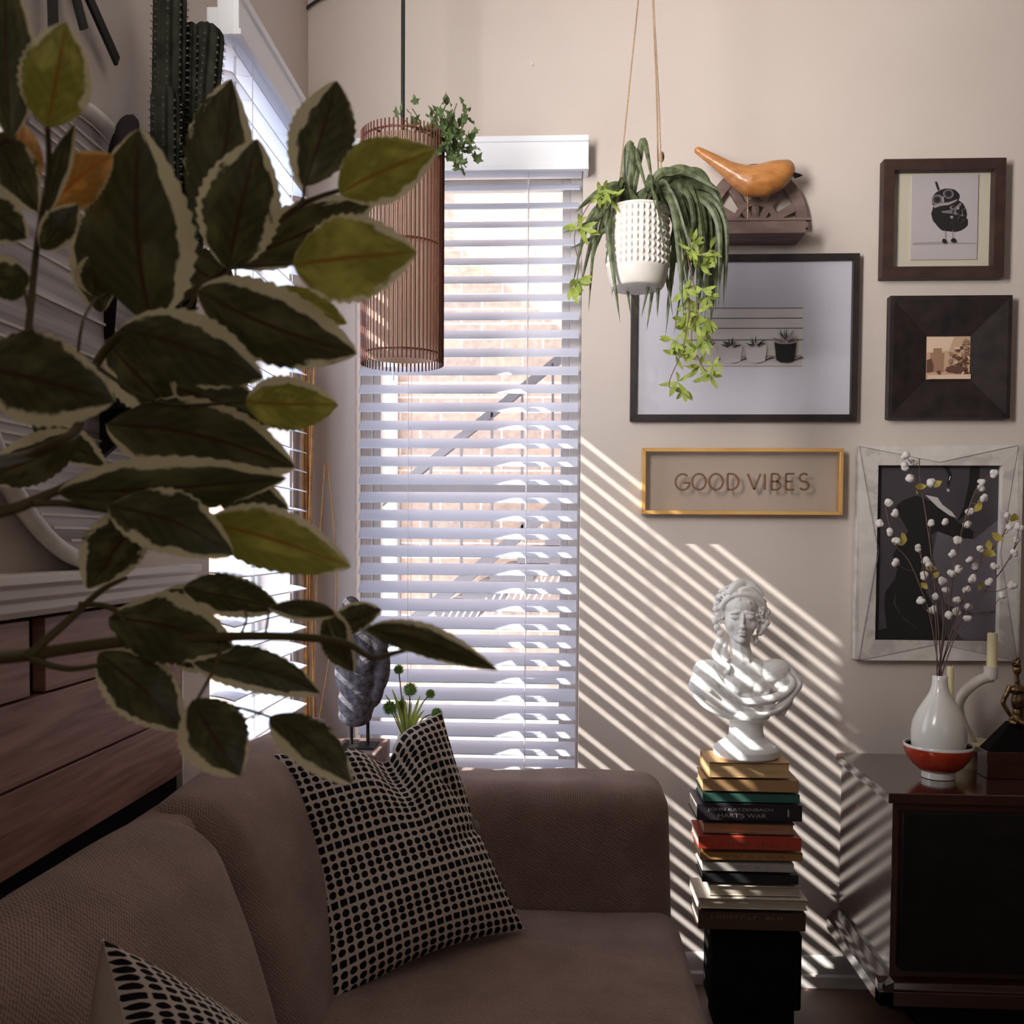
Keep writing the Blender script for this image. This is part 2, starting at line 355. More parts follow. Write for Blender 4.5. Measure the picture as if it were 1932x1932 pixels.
ORG = {}
def tag(o, label=None, cat=None, group=None, kind=None):
    if label: o['label'] = label
    if cat: o['category'] = cat
    if group: o['group'] = group
    if kind: o['kind'] = kind
    return o
def thing(name, loc, label, cat, group=None):
    o = bpy.data.objects.new(name, None); o.empty_display_size = .05; COL.objects.link(o); o.location = loc
    ORG[o.name] = Vector(loc); return tag(o, label, cat, group)
def mesh(name, mb, mat, parent=None, smooth=None, label=None, bevel=0, org=None):
    if parent is not None: og = ORG[parent.name]
    elif org is not None: og = Vector(org)
    else:
        lo = [min(v[i] for v in mb.v) for i in range(3)]; hi = [max(v[i] for v in mb.v) for i in range(3)]
        og = Vector(((lo[0]+hi[0])/2, (lo[1]+hi[1])/2, lo[2]))
    me = bpy.data.meshes.new(name); me.from_pydata([v-og for v in mb.v], [], mb.f)
    mats = mat if isinstance(mat, (list, tuple)) else [mat]
    for q in mats: me.materials.append(MATS[q])
    if len(mats) > 1: me.polygons.foreach_set('material_index', mb.mi)
    if mb.uv:
        ul = me.uv_layers.new(name='UVMap')
        for l in me.loops: ul.data[l.index].uv = mb.uv.get(l.vertex_index, (0, 0))
    bm = bmesh.new(); bm.from_mesh(me)
    if getattr(mb, 'weld', False): bmesh.ops.remove_doubles(bm, verts=bm.verts, dist=1e-5)
    if not mb.uv: bmesh.ops.recalc_face_normals(bm, faces=bm.faces)
    bm.to_mesh(me); bm.free()
    if smooth is not None:
        me.polygons.foreach_set('use_smooth', [True]*len(me.polygons))
        if smooth < 180: me.set_sharp_from_angle(angle=math.radians(smooth))
    o = bpy.data.objects.new(name, me); COL.objects.link(o)
    if parent is None: o.location = og
    else: o.parent = parent
    ORG[o.name] = og
    if bevel:
        bv = o.modifiers.new('bevel', 'BEVEL'); bv.width = bevel; bv.segments = 2; bv.limit_method = 'ANGLE'; bv.angle_limit = .7
    if label: o['label'] = label
    return o
def struct(name, mb, mat, parent=None, **k):
    o = mesh(name, mb, mat, parent, **k)
    if parent is None: o['kind'] = 'structure'
    return o
def blob(name, mb, mat, parent=None, voxel=.003, smooth=4, **k):
    o = mesh(name, mb, mat, parent, smooth=180, **k)
    r = o.modifiers.new('remesh', 'REMESH'); r.mode = 'VOXEL'; r.voxel_size = voxel; r.use_smooth_shade = True
    if smooth: s = o.modifiers.new('smooth', 'SMOOTH'); s.iterations = smooth; s.factor = .5
    return o
def bez(pts, n=8):
    "smooth curve through points"
    pts = [Vector(p) for p in pts]
    if len(pts) < 3:
        return [pts[0].lerp(pts[1], i/n) for i in range(n+1)]
    out = []
    for i in range(len(pts)-1):
        p0 = pts[max(i-1, 0)]; p1 = pts[i]; p2 = pts[i+1]; p3 = pts[min(i+2, len(pts)-1)]
        for k in range(n):
            t = k/n
            out.append(.5*((2*p1)+(p2-p0)*t+(2*p0-5*p1+4*p2-p3)*t*t+(-p0+3*p1-3*p2+p3)*t*t*t))
    out.append(pts[-1]); return out
# ================================================================ THE ROOM
XL, YB, ZC = -0.66, 2.50, 2.53      # left wall, back wall, ceiling
WT = 0.14
def wall_with_hole(name, along, const, lo, hi, hole, outward, mat='wall_paint'):
    "wall slab in plane (x or y)=const with one opening (u0,u1,z0,z1)"
    mb = MB(); u0, u1, z0, z1 = hole
    for (a, b, c, d) in ((lo, u0, 0, ZC), (u1, hi, 0, ZC), (u0, u1, 0, z0), (u0, u1, z1, ZC)):
        if along == 'x': mb.box((a, const, c), (b, const+outward, d))
        else: mb.box((const, a, c), (const+outward, b, d))
    return struct(name, mb, mat)
BX0, BX1, BZ0, BZ1 = -0.538, 0.046, 0.48, 2.12       # back window opening
LY0, LY1, LZ0 = 1.785, 2.325, .60                                # left window opening
wall_with_hole('wall_back', 'x', YB, XL-WT, 3.2, (BX0, BX1, BZ0, BZ1), WT)
wall_with_hole('wall_left', 'y', XL, -2.6, YB+.0, (LY0, LY1, LZ0, BZ1), -WT)
struct('wall_right', MB().box((3.2, -2.6, 0), (3.3, YB+WT, ZC)), 'wall_paint')
struct('wall_front', MB().box((XL-WT, -2.7, 0), (3.3, -2.6, ZC)), 'wall_paint')
struct('floor', MB().box((XL-WT, -2.7, -.1), (3.3, YB+WT, 0)), 'floor_stained')
struct('ceiling', MB().box((XL-WT, -2.7, ZC), (3.3, YB+WT, ZC+.1)), 'ceiling_paint')
def board(mb, prof, p0, p1, n):
    "extrude profile [(out, z)] from p0 to p1; n = outward normal"
    p0 = Vector(p0); p1 = Vector(p1); n = Vector(n)
    mb.prism([p0+n*a+Vector((0, 0, z)) for a, z in prof], p1-p0)
bp_ = [(0, 0), (.018, 0), (.018, .028), (.012, .034), (.012, .055), (.008, .072), (.0, .078)]
mb = MB(); board(mb, bp_, (XL, YB, 0), (3.2, YB, 0), (0, -1, 0)); struct('baseboard_back', mb, 'white_trim', smooth=40)
mb = MB(); board(mb, bp_, (XL, -2.6, 0), (XL, YB-.02, 0), (1, 0, 0)); struct('baseboard_left', mb, 'white_trim', smooth=40)
# crown strip where the back wall meets the ceiling
mb = MB(); board(mb, [(0, ZC), (0, ZC-.010), (.006, ZC-.010), (.012, ZC)], (XL, YB, 0), (-.27, YB, 0), (0, -1, 0)); struct('trim_1', mb, 'ceiling_paint')

struct('wall_exterior', MB().box((XL-WT, YB+WT, ZC), (3.3, YB+WT+.1, 8)).box((XL-WT-.001, -2.6, ZC+.1), (XL-WT+.1, YB+WT, 8)), 'brick')
def window(idx, origin, ux, uy, width, f=.03, s=.022):
    "vinyl sash window in the opening: ux = along the wall, uy = outward"
    ux = Vector(ux); uy = Vector(uy); o = Vector(origin)
    def bx(mb, a, b, c, d, e, f):   # along a..b, outward c..d, height e..f
        vs = [o+ux*p+uy*q+Vector((0, 0, r)) for r in (e, f) for q in (c, d) for p in (a, b)]
        mb.add(vs, [(0, 1, 3, 2), (4, 5, 7, 6), (0, 1, 5, 4), (2, 3, 7, 6), (0, 2, 6, 4), (1, 3, 7, 5)])
    z0, z1 = BZ0, BZ1; w = width; mid = (z0+z1)/2-.02
    fr = MB()
    for a, b, e, h in ((0, f, z0, z1), (w-f, w, z0, z1), (f+.0001, w-f-.0001, z0, z0+.03), (f+.0001, w-f-.0001, z1-.03, z1)): bx(fr, a, b, .075, .135, e, h)
    win = struct('window_%d' % idx, fr, 'window_vinyl', bevel=.002)
    sh = MB(); g_ = f+s
    for a, b, e, h in ((f, g_, z0+.03, z1-.03), (w-g_, w-f, z0+.03, z1-.03), (g_+.0005, w-g_-.0005, z0+.03, z0+.055), (g_+.0005, w-g_-.0005, z1-.055, z1-.03)):
        bx(sh, a, b, .085, .115, e, h)
    bx(sh, g_+.0005, w-g_-.0005, .087, .113, mid-.012, mid+.012)
    struct('sash', sh, 'window_vinyl', win, bevel=.002)
    g = MB(); bx(g, g_-.002, w-g_+.002, .098, .102, z0+.05, mid-.01); bx(g, g_-.002, w-g_+.002, .098, .102, mid+.01, z1-.05)
    struct('pane', g, 'window_glass', win)
    return win
window(1, (BX0, YB, 0), (1, 0, 0), (0, 1, 0), BX1-BX0)
BZB = BZ0; BZ0 = LZ0
window(2, (XL, LY0, 0), (0, 1, 0), (-1, 0, 0), LY1-LY0, .018, .014)
BZ0 = BZB
for i, (a, b) in enumerate((((BX0-.0, YB-.012, BZ0-.02), (BX1+.0, YB+.07, BZ0)), ((XL+.012, LY0, LZ0-.02), (XL-.07, LY1, LZ0)))):
    struct('trim_%d' % (i+2), MB().box(a, b), 'white_trim', bevel=.003)

PITCHS = .0467
def blinds(label, origin, ux, uy, width, tilt, ins, z_first, cat_y, nset, vo=0):
    "faux-wood slat blind; ux along, uy towards the outside; slat room edge tilted down by tilt"
    ux = Vector(ux); uy = Vector(uy); o = Vector(origin)
    root = thing('window_blind', o+ux*width/2+Vector((0, 0, BZ1)), label, 'blinds')
    dw = .025
    def slat(z):
        mb = MB(); n = 6; pts = []
        for i in range(n+1):
            s = -1+2*i/n; off = s*dw*math.cos(tilt); dz = s*dw*math.sin(tilt)+.0018*(1-s*s)
            pts.append((off, dz))
        top = [(a, b+.0013) for a, b in pts]; bot = [(a, b-.0013) for a, b in pts[::-1]]
        prof = top+bot
        P0 = [o+ux*ins+uy*a+Vector((0, 0, z+b)) for a, b in prof]
        mb.prism(P0, ux*(width-2*ins)); return mb
    z = z_first; k = 0; parts = []
    while z > BZ0+.05:
        parts.append(mesh('slat', slat(z), 'blind_slat', root, smooth=35)); z -= PITCHS; k += 1
    br = MB().box((0, 0, 0), (0, 0, 0)); br = MB()
    def bx(mb, a, b, c, d, e, f):
        vs = [o+ux*p+uy*q+Vector((0, 0, r)) for r in (e, f) for q in (c, d) for p in (a, b)]
        mb.add(vs, [(0, 1, 3, 2), (4, 5, 7, 6), (0, 1, 5, 4), (2, 3, 7, 6), (0, 2, 6, 4), (1, 3, 7, 5)])
    bx(br, ins, width-ins, -.022, .022, BZ0+.006, BZ0+.022); mesh('bottom_rail', br, 'blind_valance', root, bevel=.003)
    va = MB(); bx(va, -.012, width+.012, -.062+vo, -.050+vo, BZ1-.060, BZ1+.022); bx(va, -.0125, width+.0125, -.068+vo, -.0505+vo, BZ1+.008, BZ1+.0225); bx(va, -.0125, width+.0125, -.066+vo, -.0505+vo, BZ1-.0605, BZ1-.05)
    bx(va, -.012, .0, -.05+vo, -.004, BZ1-.0595, BZ1+.0215); bx(va, width, width+.012, -.05+vo, -.004, BZ1-.0595, BZ1+.0215)
    mesh('valance', va, 'blind_valance', root, bevel=.0015)
    hr = MB(); bx(hr, .003, width-.003, -.025, .025, BZ1-.045, BZ1-.003); mesh('head_rail', hr, 'blind_valance', root)
    for u in nset:
        co = MB()
        for q in (-.0265, .0265): co.tube([o+ux*u+uy*q+Vector((0, 0, BZ1-.04)), o+ux*u+uy*q+Vector((0, 0, BZ0+.02))], .0009, 6)
        zz = z_first
        while zz > BZ0+.05:
            co.tube([o+ux*u-uy*.0265+Vector((0, 0, zz-.0265*math.sin(tilt)-.003)), o+ux*u+uy*.0265+Vector((0, 0, zz+.0265*math.sin(tilt)-.003))], .0006, 4); zz -= PITCHS
        mesh('ladder_cord', co, 'cord_white', root)
    return root
b1 = blinds('white slatted blind filling the tall window in the back wall', (BX0, YB+.018, 0), (1, 0, 0), (0, 1, 0), BX1-BX0, math.radians(33), .008, 2.045, 0, (.14, .445), -.015)
BZ0 = LZ0
b2 = blinds('sunlit white slatted blind on the left wall window beside the corner', (XL+.020, LY0, 0), (0, 1, 0), (-1, 0, 0), LY1-LY0, math.radians(11), .008, 2.052, 0, (.12, .40), .018)
BZ0 = BZB
# tilt wand hanging on the back blind
mesh('tilt_wand', MB().tube([P(742, 330, y=2.455), P(742, 718, y=2.455)], .0028, 6), 'blind_valance', b1, smooth=60)
mesh('tilt_wand', MB().tube([Vector((XL+.035, LY0+.05, 2.07)), Vector((XL+.035, LY0+.05, 1.25))], .0028, 6), 'blind_valance', b2, smooth=60)

# ================================================================ OUTSIDE
YO = 5.0
bw = thing('brick_building', (0, YO, -3), 'sunlit red and tan brick building seen through the back blind', 'building')
mesh('brick_wall', MB().box((-6, YO, -3), (6, YO+.3, 8)), 'brick', bw)
def O(px, py, y=4.2): return P(px, py, y=y)
mesh('downpipe', MB().box(O(728, 60, 4.9), O(744, 1500, 4.9)+Vector((0, .08, 0))), 'pipe_white', bw)
mb = MB().box((-7, 2.9, -3.1), (7, YO, -3)); struct('ground', mb, 'ground_concrete')
st = thing('exterior_staircase', O(800, 1250)+Vector((0, 0, -2)), 'dark grey metal staircase climbing right in front of the brick building', 'staircase')
def bar(mb, a, b, w, h, y=4.2, dy=.05):
    A = O(*a, y); B = O(*b, y); d = (B-A).normalized(); up = Vector((0, 1, 0)).cross(d).normalized()*h/2
    mb.prism([A-up, B-up, B+up, A+up], (0, dy, 0))
mb = MB(); bar(mb, (690, 968), (1150, 600), 0, .035); mesh('handrail', mb, 'steel_grey', st)
mb = MB(); bar(mb, (700, 1235), (1150, 870), 0, .05); mesh('stringer', mb, 'steel_grey', st)
for x in (753, 812, 870, 928, 985, 1043, 1100):
    yt = 968-(x-690)*.8; yb = 1235-(x-700)*.81
    mesh('baluster', MB().prism([O(x-2.4, yt), O(x+2.4, yt), O(x+2.4, yb), O(x-2.4, yb)], (0, .02, 0)), 'steel_grey', st)
mb = MB(); bar(mb, (810, 1190), (1130, 1052), 0, .0); 
# treads as open mesh steps
tr = MB()
for k in range(12):
    x = 820+k*26; y = 1160-k*17
    a = O(x, y); tr.box((a.x, 4.2, a.z-.01), (a.x+.19, 4.9, a.z+.025))
mesh('tread', tr, 'steel_grey', st)
lk = MB()
for k in range(28):
    x = 700+k*16; bar(lk, (x, 1235-(x-700)*.35+8), (x+26, 1195-(x-700)*.35), 0, .006, 4.15, .006)
mesh('lattice', lk, 'pipe_white', st)
ud = MB().box((-4.2, 3.3, 3.6), (-1.9, 4.9, 3.7)); mesh('shade_slab', ud, 'steel_grey', st)  # unseen slab, added to cast shade on the upper brick wall
mesh('stair_post', MB().box(O(700, 965), O(710, 1560)+Vector((0, .05, 0))), 'steel_grey', st)
nb = thing('neighbouring_building', (-9, 1, -3), 'pale building standing beyond the left wall window', 'building')
mesh('plaster_wall', MB().box((-10, -2, -3), (-9, 5, .4)), 'pipe_white', nb)

# ================================================================ SOFA
sofa = thing('sofa', (-.19, 1.1, 0), 'brown tweed sofa standing along the left wall, its arm below the back window', 'sofa')
FX = .235
mesh('base_frame', rbox((-.585, .08, .07), (FX-.03, 2.08, .26), .02, 4), 'sofa_fabric', sofa, smooth=60)
def arm(y0, y1):
    def fn(q):
        q = q.copy(); q.x += .035*max(0, (.66-q.z))*(1 if q.x > 0 else 0)
        q.z += .006*noise.noise(q*6); return q
    return rbox((-.585, y0, .06), (FX-.018, y1, .655), .055, 14, fn)
arm_far = mesh('arm', arm(1.90, 2.10), 'sofa_fabric', sofa, smooth=180)
mesh('arm', arm(.06, .24), 'sofa_fabric', sofa, smooth=180)
mesh('back_frame', rbox((-.602, .08, .07), (-.50, 2.09, .755), .03, 6), 'sofa_fabric', sofa, smooth=180)
def backc(y0, y1):
    def fn(q):
        q = q.copy(); t = max(0, min(1, (.78-q.z)/.36))
        u = (q.y-y0)/(y1-y0)
        if q.x > -.55: q.x += .125*t**.8+.02*math.sin(PI*u)*math.sin(PI*t)
        q.z += .010*math.sin(PI*u)-.004
        q += Vector((1, 0, 1))*.004*noise.noise(q*9)
        return q
    return rbox((-.596, y0, .36), (-.475, y1, .772), .055, 14, fn)
for y0, y1 in ((.25, .70), (.705, 1.285), (1.298, 1.905)):
    mesh('back_cushion', backc(y0, y1), 'sofa_fabric', sofa, smooth=180)
def seatfn(q):
    q = q.copy(); q.z += .012*math.sin(PI*(q.y-.2)/1.7)*math.sin(PI*max(0, min(1, (q.x+.5)/.75)))+.004*noise.noise(q*7); return q
mesh('seat_cushion', rbox((-.47, .22, .25), (FX, 1.915, .418), .05, 22, seatfn), 'sofa_fabric', sofa, smooth=180)
for x in (-.53, .16):
    for y in (.14, 2.02): mesh('leg', MB().lathe([(.014, 0), (.024, .08)], (x, y, 0), 12), 'black_paint', sofa, smooth=60)

def cushion(name, C, thick, label, dent, back='plain_linen', nn=64, side=1.0, flip=False):
    "C: corners TL, TR, BR, BL. front face dotted, back plain"
    TL, TR, BR, BL = [Vector(c) for c in C]
    nrm = (TR-TL).cross(BL-TL).normalized()
    if nrm.dot(Vector((0, -1, 0))) < 0: nrm = -nrm
    if flip: nrm = -nrm
    def surf(sgn):
        mb = MB()
        for i in range(nn+1):
            v = i/nn
            for j in range(nn+1):
                u = j/nn
                p = (TL*(1-u)+TR*u)*(1-v)+(BL*(1-u)+BR*u)*v
                cx = 1-abs(2*u-1)**2.6; cy = 1-abs(2*v-1)**2.6
                h = thick*(max(cx, 0)*max(cy, 0))**.55
                # sides drawn in between the corners
                pu = (TR-TL)*(1-v)+(BR-BL)*v; pv = (BL-TL)*(1-u)+(BR-TR)*u
                k = .055
                p = p+pu*k*(1-2*u)*math.sin(PI*v)*abs(2*u-1)*1.0+pv*k*(1-2*v)*math.sin(PI*u)*abs(2*v-1)
                if dent:
                    d = math.exp(-((u-dent[0])/.10)**2)*math.exp(-(v/.30)**2)
                    h *= 1-.75*d; p = p+pv*dent[1]*d*(1 if v < .5 else 0)
                    # crease running down-right from the dent
                    cr = math.exp(-(((u-dent[0]-.2)-(v-.25)*.75)/.035)**2)*math.exp(-((v-.32)/.22)**2); h -= .012*cr
                    cr = math.exp(-(((v-.52)-(1-u)*.25)/.03)**2)*math.exp(-((u-1)/.22)**2); h -= .016*cr
                h += .004*noise.noise(Vector((u*5, v*5, sgn)))*min(1, 6*min(u, 1-u, v, 1-v))
                mb.v.append(p+nrm*sgn*h*(1 if sgn > 0 else side)); mb.uv[len(mb.v)-1] = (u, 1-v)
        for i in range(nn):
            for j in range(nn):
                a = i*(nn+1)+j; f = (a, a+nn+1, a+nn+2, a+1); mb.f.append(f if sgn > 0 else f[::-1]); mb.mi.append(0)
        return mb
    c = sum((TL, TR, BR, BL), Vector())/4; loc = (c.x, c.y, min(BL.z, BR.z))
    r = thing(name, loc, label, 'cushion')
    mesh('front_cover', surf(1), 'dotted_linen', r, smooth=180); mesh('back_cover', surf(-1), back, r, smooth=180)
    return r
cushion('throw_cushion', (P(492, 1424, y=1.62), P(834, 1343, y=1.80), P(990, 1752, y=1.76), P(606, 1912, y=1.47)), .075,
        'large square cushion with rows of black dots leaning in the sofa corner', (.60, .10))
cushion('throw_cushion', (P(192, 1770, y=.80), P(520, 1985, y=1.08), P(610, 2420, y=1.00), P(262, 2250, y=.72)), .062,
        'dotted cushion with plain cream back poking up at the bottom left', None, side=1.25, flip=True)
# ================================================================ LEFT WALL
# white mantel shelf over a plank panel
mt = thing('mantel_shelf', (XL, .4, 1.045), 'white moulded shelf running along the left wall above the wood planks', 'shelf')
mb = MB(); board(mb, [(0, 1.048), (.045, 1.048), (.052, 1.056), (.052, 1.066), (.060, 1.072), (.060, 1.082), (.070, 1.088), (.070, 1.098), (0, 1.098)], (XL, -.4, 0), (XL, 1.565, 0), (1, 0, 0))
mesh('moulding', mb, 'white_trim', mt, bevel=.001)
pk = thing('plank_panel', (XL, .4, .70), 'reddish brown wood plank panel with a dark slot, behind the sofa back', 'wall panel')
def plank(y0, y1, z0, z1): mesh('plank', MB().box((XL+.001, y0, z0+.001), (XL+.036, y1, z1-.001)), 'plank_wood', pk, bevel=.0012)
plank(-.3, 1.106, .952, 1.044); plank(1.140, 1.560, .952, 1.044); plank(-.3, 1.56, .852, .951); plank(-.3, 1.56, .752, .851)
mesh('slot', MB().box((XL+.001, 1.104, .952), (XL+.02, 1.142, 1.044)), 'black_matte', pk)
mesh('base_gap', MB().box((XL+.001, -.3, .69), (XL+.030, 1.552, .753)), 'black_matte', pk)
mesh('end_strip', MB().box((XL+.001, 1.56, .69), (XL+.037, 1.566, 1.044)), 'white_trim', pk)
# round plank decor with white rim
rd = thing('round_wall_decor', (XL+.02, 1.30, 1.10), 'round whitewashed plank decoration with a white rim on the left wall', 'wall decoration')
RC = Vector((XL+.03, 1.30, 1.405)); RR = .30
disc = MB(); disc.prism([RC+Vector((-.025, (RR-.01)*math.cos(2*PI*k/64), (RR-.01)*math.sin(2*PI*k/64))) for k in range(64)], (.018, 0, 0)); mesh('board', disc, 'whitewashed_planks', rd)
z = -RR+.03; gv = MB(); rr = random.Random(3)
while z < RR-.03:
    w = math.sqrt((RR-.02)**2-z*z); gv.box((RC.x-.008, RC.y-w, RC.z+z), (RC.x-.004, RC.y+w, RC.z+z+.0035)); z += rr.choice((.012, .016, .03, .05))
mesh('grooves', gv, 'frame_white', rd)
mesh('rim', MB().tube([RC+Vector((0, RR*math.cos(2*PI*k/72), RR*math.sin(2*PI*k/72))) for k in range(72)], .011, 10, closed=True), 'frame_white', rd, smooth=60)
# black stick starburst
sb = thing('starburst_decoration', (XL+.01, 1.21, 1.9), 'black starburst of flat wooden sticks high on the left wall', 'wall decoration')
SC = Vector((XL+.014, 1.205, 1.92))
for k, (a, L) in enumerate(((-28, .205), (-54, .13), (-88, .17), (-118, .14), (-150, .18), (0, .15), (35, .2), (70, .14), (105, .19), (140, .15), (175, .18))):
    d = Vector((0, math.cos(math.radians(a)), math.sin(math.radians(a)))); n = Vector((0, -d.z, d.y))*.009
    x = Vector((.004*(k % 2), 0, 0))
    mesh('stick', MB().prism([SC+x+d*.01-n, SC+x+d*.01+n, SC+x+d*L+n, SC+x+d*L-n], (.005, 0, 0)), 'black_paint', sb)
# little wall shelf with the cacti
cs = thing('wall_bracket_shelf', (XL+.07, 1.48, 1.30), 'small dark shelf on the left wall carrying the cactus, mostly behind leaves', 'shelf')
mesh('shelf_board', MB().box((XL, 1.26, 1.315), (XL+.15, 1.57, 1.335)), 'black_paint', cs, bevel=.002)
for y in (1.31, 1.53): mesh('bracket', MB().prism([(XL, y, 1.315), (XL+.10, y, 1.315), (XL, y, 1.23)], (0, .012, 0)), 'black_paint', cs)
def cactus_col(mb, p0, p1, r, ribs=9, n=30, sp=None):
    p0 = Vector(p0); p1 = Vector(p1); ax = (p1-p0); L = ax.length; ax.normalize(); u = ax.orthogonal().normalized(); w = ax.cross(u)
    seg = ribs*6; vs = []
    for i in range(n+1):
        t = i/n
        e = r*min(1, math.sqrt(max(1e-4, 1-max(0, (t-(1-r/L))/(r/L))**2))) if t > 1-r/L else r*(.86+.14*min(1, t*4))
        bump = 1+.05*math.sin(t*L/.011*2*PI)
        for k in range(seg):
            a = 2*PI*k/seg; c = abs(math.cos(a*ribs/2)); q = e*(.72+.28*c*bump)
            vs.append(p0+ax*(L*t)+(u*math.cos(a)+w*math.sin(a))*q)
    fs = [(i*seg+k, i*seg+(k+1) % seg, (i+1)*seg+(k+1) % seg, (i+1)*seg+k) for i in range(n) for k in range(seg)]
    fs.append(tuple(n*seg+k for k in range(seg))); fs.append(tuple(range(seg))[::-1]); mb.add(vs, fs)
    if sp is not None:
        m = int(L/.011)
        for i in range(m):
            for k in range(ribs):
                a = 2*PI*k/ribs; q = p0+ax*(L*(i+.5)/m)+(u*math.cos(a)+w*math.sin(a))*r*.99
                if i > m-3: continue
                for da in (-.5, .0, .5):
                    d = (u*math.cos(a+da)+w*math.sin(a+da)+ax*(.4-abs(da)))*.0045
                    sp.tube([q, q+d], [.0006, .0002], 3)
ca = thing('potted_cactus', P(325, 640, y=1.46), 'tall dark ribbed cactus with several columns by the left wall', 'cactus')
cb_ = P(325, 700, y=1.46); cb_.z = 1.336
mesh('pot', MB().lathe([(.0, 0), (.042, 0), (.055, .085), (.06, .09), (.06, .10), (.05, .10), (.048, .09), (0, .09)], (cb_.x, cb_.y, 1.335), 24), 'ceramic_matte', ca, smooth=40)
sp = MB()
for (a, b, r, Y) in (((318, 250), (322, -30), 31, 1.47), ((375, 268), (393, 44), 33, 1.52), ((312, 640), (312, 160), 27, 1.43), ((350, 640), (362, 40), 17, 1.50), ((338, 640), (380, 250), 26, 1.49)):
    c = MB(); cactus_col(c, P(*a, y=Y), P(*b, y=Y), r*S(Y), sp=sp, n=56); mesh('column', c, 'cactus_green', ca, smooth=180)
mesh('spines', sp, 'cactus_spine', ca)
pc = thing('paddle_cactus', P(210, 560, y=1.32), 'dark smooth paddle shaped cactus lobe left of the ribbed cactus', 'cactus')
lb = MB()
def lobe(mb, a, b, w, Y, th=.35):
    A = P(*a, y=Y); B = P(*b, y=Y); d = B-A; L = d.length; d.normalize(); s = d.cross(Vector((0, 1, 0))).normalized(); f = Vector((0, 1, 0)); n = 20; seg = 20; vs = []
    for i in range(n+1):
        t = i/n; q = w*S(Y)/2*(.45+.55*math.sin(min(1, t*1.35)*PI/2))*math.sqrt(max(1e-4, 1-max(0, (t-.72)/.28)**2))
        for k in range(seg):
            c = 2*PI*k/seg; vs.append(A+d*L*t+s*math.cos(c)*q+f*math.sin(c)*q*th)
    mb.add(vs, [(i*seg+k, i*seg+(k+1) % seg, (i+1)*seg+(k+1) % seg, (i+1)*seg+k) for i in range(n) for k in range(seg)]+[tuple(range(seg))])
lobe(lb, (205, 330), (252, 216), 46, 1.33); mesh('lobe', lb, 'dark_felt', pc, smooth=180)
lb = MB(); lobe(lb, (195, 745), (205, 330), 50, 1.33); mesh('lobe', lb, 'dark_felt', pc, smooth=180)
q = P(195, 745, y=1.33)
mesh('pot', MB().lathe([(0, 0), (.03, 0), (.038, .05), (.034, .05), (0, .045)], (q.x, 1.33, 1.335), 20), 'ceramic_matte', pc, smooth=40)
# black cable down the corner
cbm = MB(); cpts = [P(625, -14, y=2.485), P(600, 0, y=2.485), P(578, 16, y=2.485), P(571, 34, y=2.485), P(570, 90, y=2.488), P(571, 165, y=2.488), P(572, 700, y=2.488), P(574, 1000, y=2.488)]
mesh_o = mesh('wall_cable', cbm.tube(bez(cpts, 6), .0035, 8), 'cable_black', smooth=60); tag(mesh_o, 'black cable coming from the ceiling down the wall corner', 'cable')

# ================================================================ CORNER BEHIND THE SOFA ARM
tb = thing('side_table', (-.42, 2.29, 0), 'low wooden table in the corner behind the sofa arm', 'table')
mesh('table_top', MB().box((-.63, 2.135, .545), (-.28, 2.42, .565)), 'plank_wood', tb, bevel=.003)
for x in (-.61, -.30):
    for y in (2.155, 2.40): mesh('leg', MB().box((x-.012, y-.012, 0), (x+.012, y+.012, .545)), 'plank_wood', tb)
pb = P(733, 1396, y=2.36); pl = P(610, 1396, y=2.36)
mesh_o = mesh('wooden_plinth', MB().box((pl.x, 2.20, .566), (pb.x, 2.38, pb.z)), 'weathered_wood', bevel=.003); tag(mesh_o, 'pale brown wooden box under the grey torso sculpture', 'box')
TY = 2.28
def T(px, py, dy=0): return P(px, py, y=TY+dy)
ts = thing('torso_sculpture', T(680, 1398), 'mottled grey torso sculpture on two thin rods beside the corner', 'sculpture')
u = S(TY); tm = MB()
def E(mb, px, py, rx, rz, ry=None, dy=0, rot=0, F=T, sc=None):
    k = sc or u; mb.ball(F(px, py, dy), (rx*k, (ry or rx)*k, rz*k), 18, 12, Matrix.Rotation(math.radians(rot), 3, 'Y'))
E(tm, 662, 1150, 20, 26); E(tm, 664, 1175, 32, 26, 22); E(tm, 676, 1215, 50, 42, 26); E(tm, 672, 1270, 42, 52, 27); E(tm, 672, 1325, 36, 44, 26); E(tm, 670, 1350, 33, 22, 24)
E(tm, 712, 1215, 22, 30, 20, 0, 10); E(tm, 720, 1262, 17, 44, 17, 0, 4); E(tm, 712, 1306, 12, 30, 13, 0, 14); E(tm, 640, 1205, 18, 40, 18); E(tm, 690, 1250, 17, 14, 14, -.025); E(tm, 660, 1250, 17, 14, 14, -.025)
blob('torso', tm, 'stone_grey', ts, .0028, 3)
for x in (663, 694):
    q0 = T(x, 1360); mesh('rod', MB().tube([q0, Vector((q0.x, q0.y, pb.z+.003))], .0042, 8), 'black_paint', ts, smooth=60)
mesh('base', MB().box((T(648, 0).x, TY-.04, pb.z), (T(712, 0).x, TY+.04, pb.z+.005)), 'black_paint', ts)
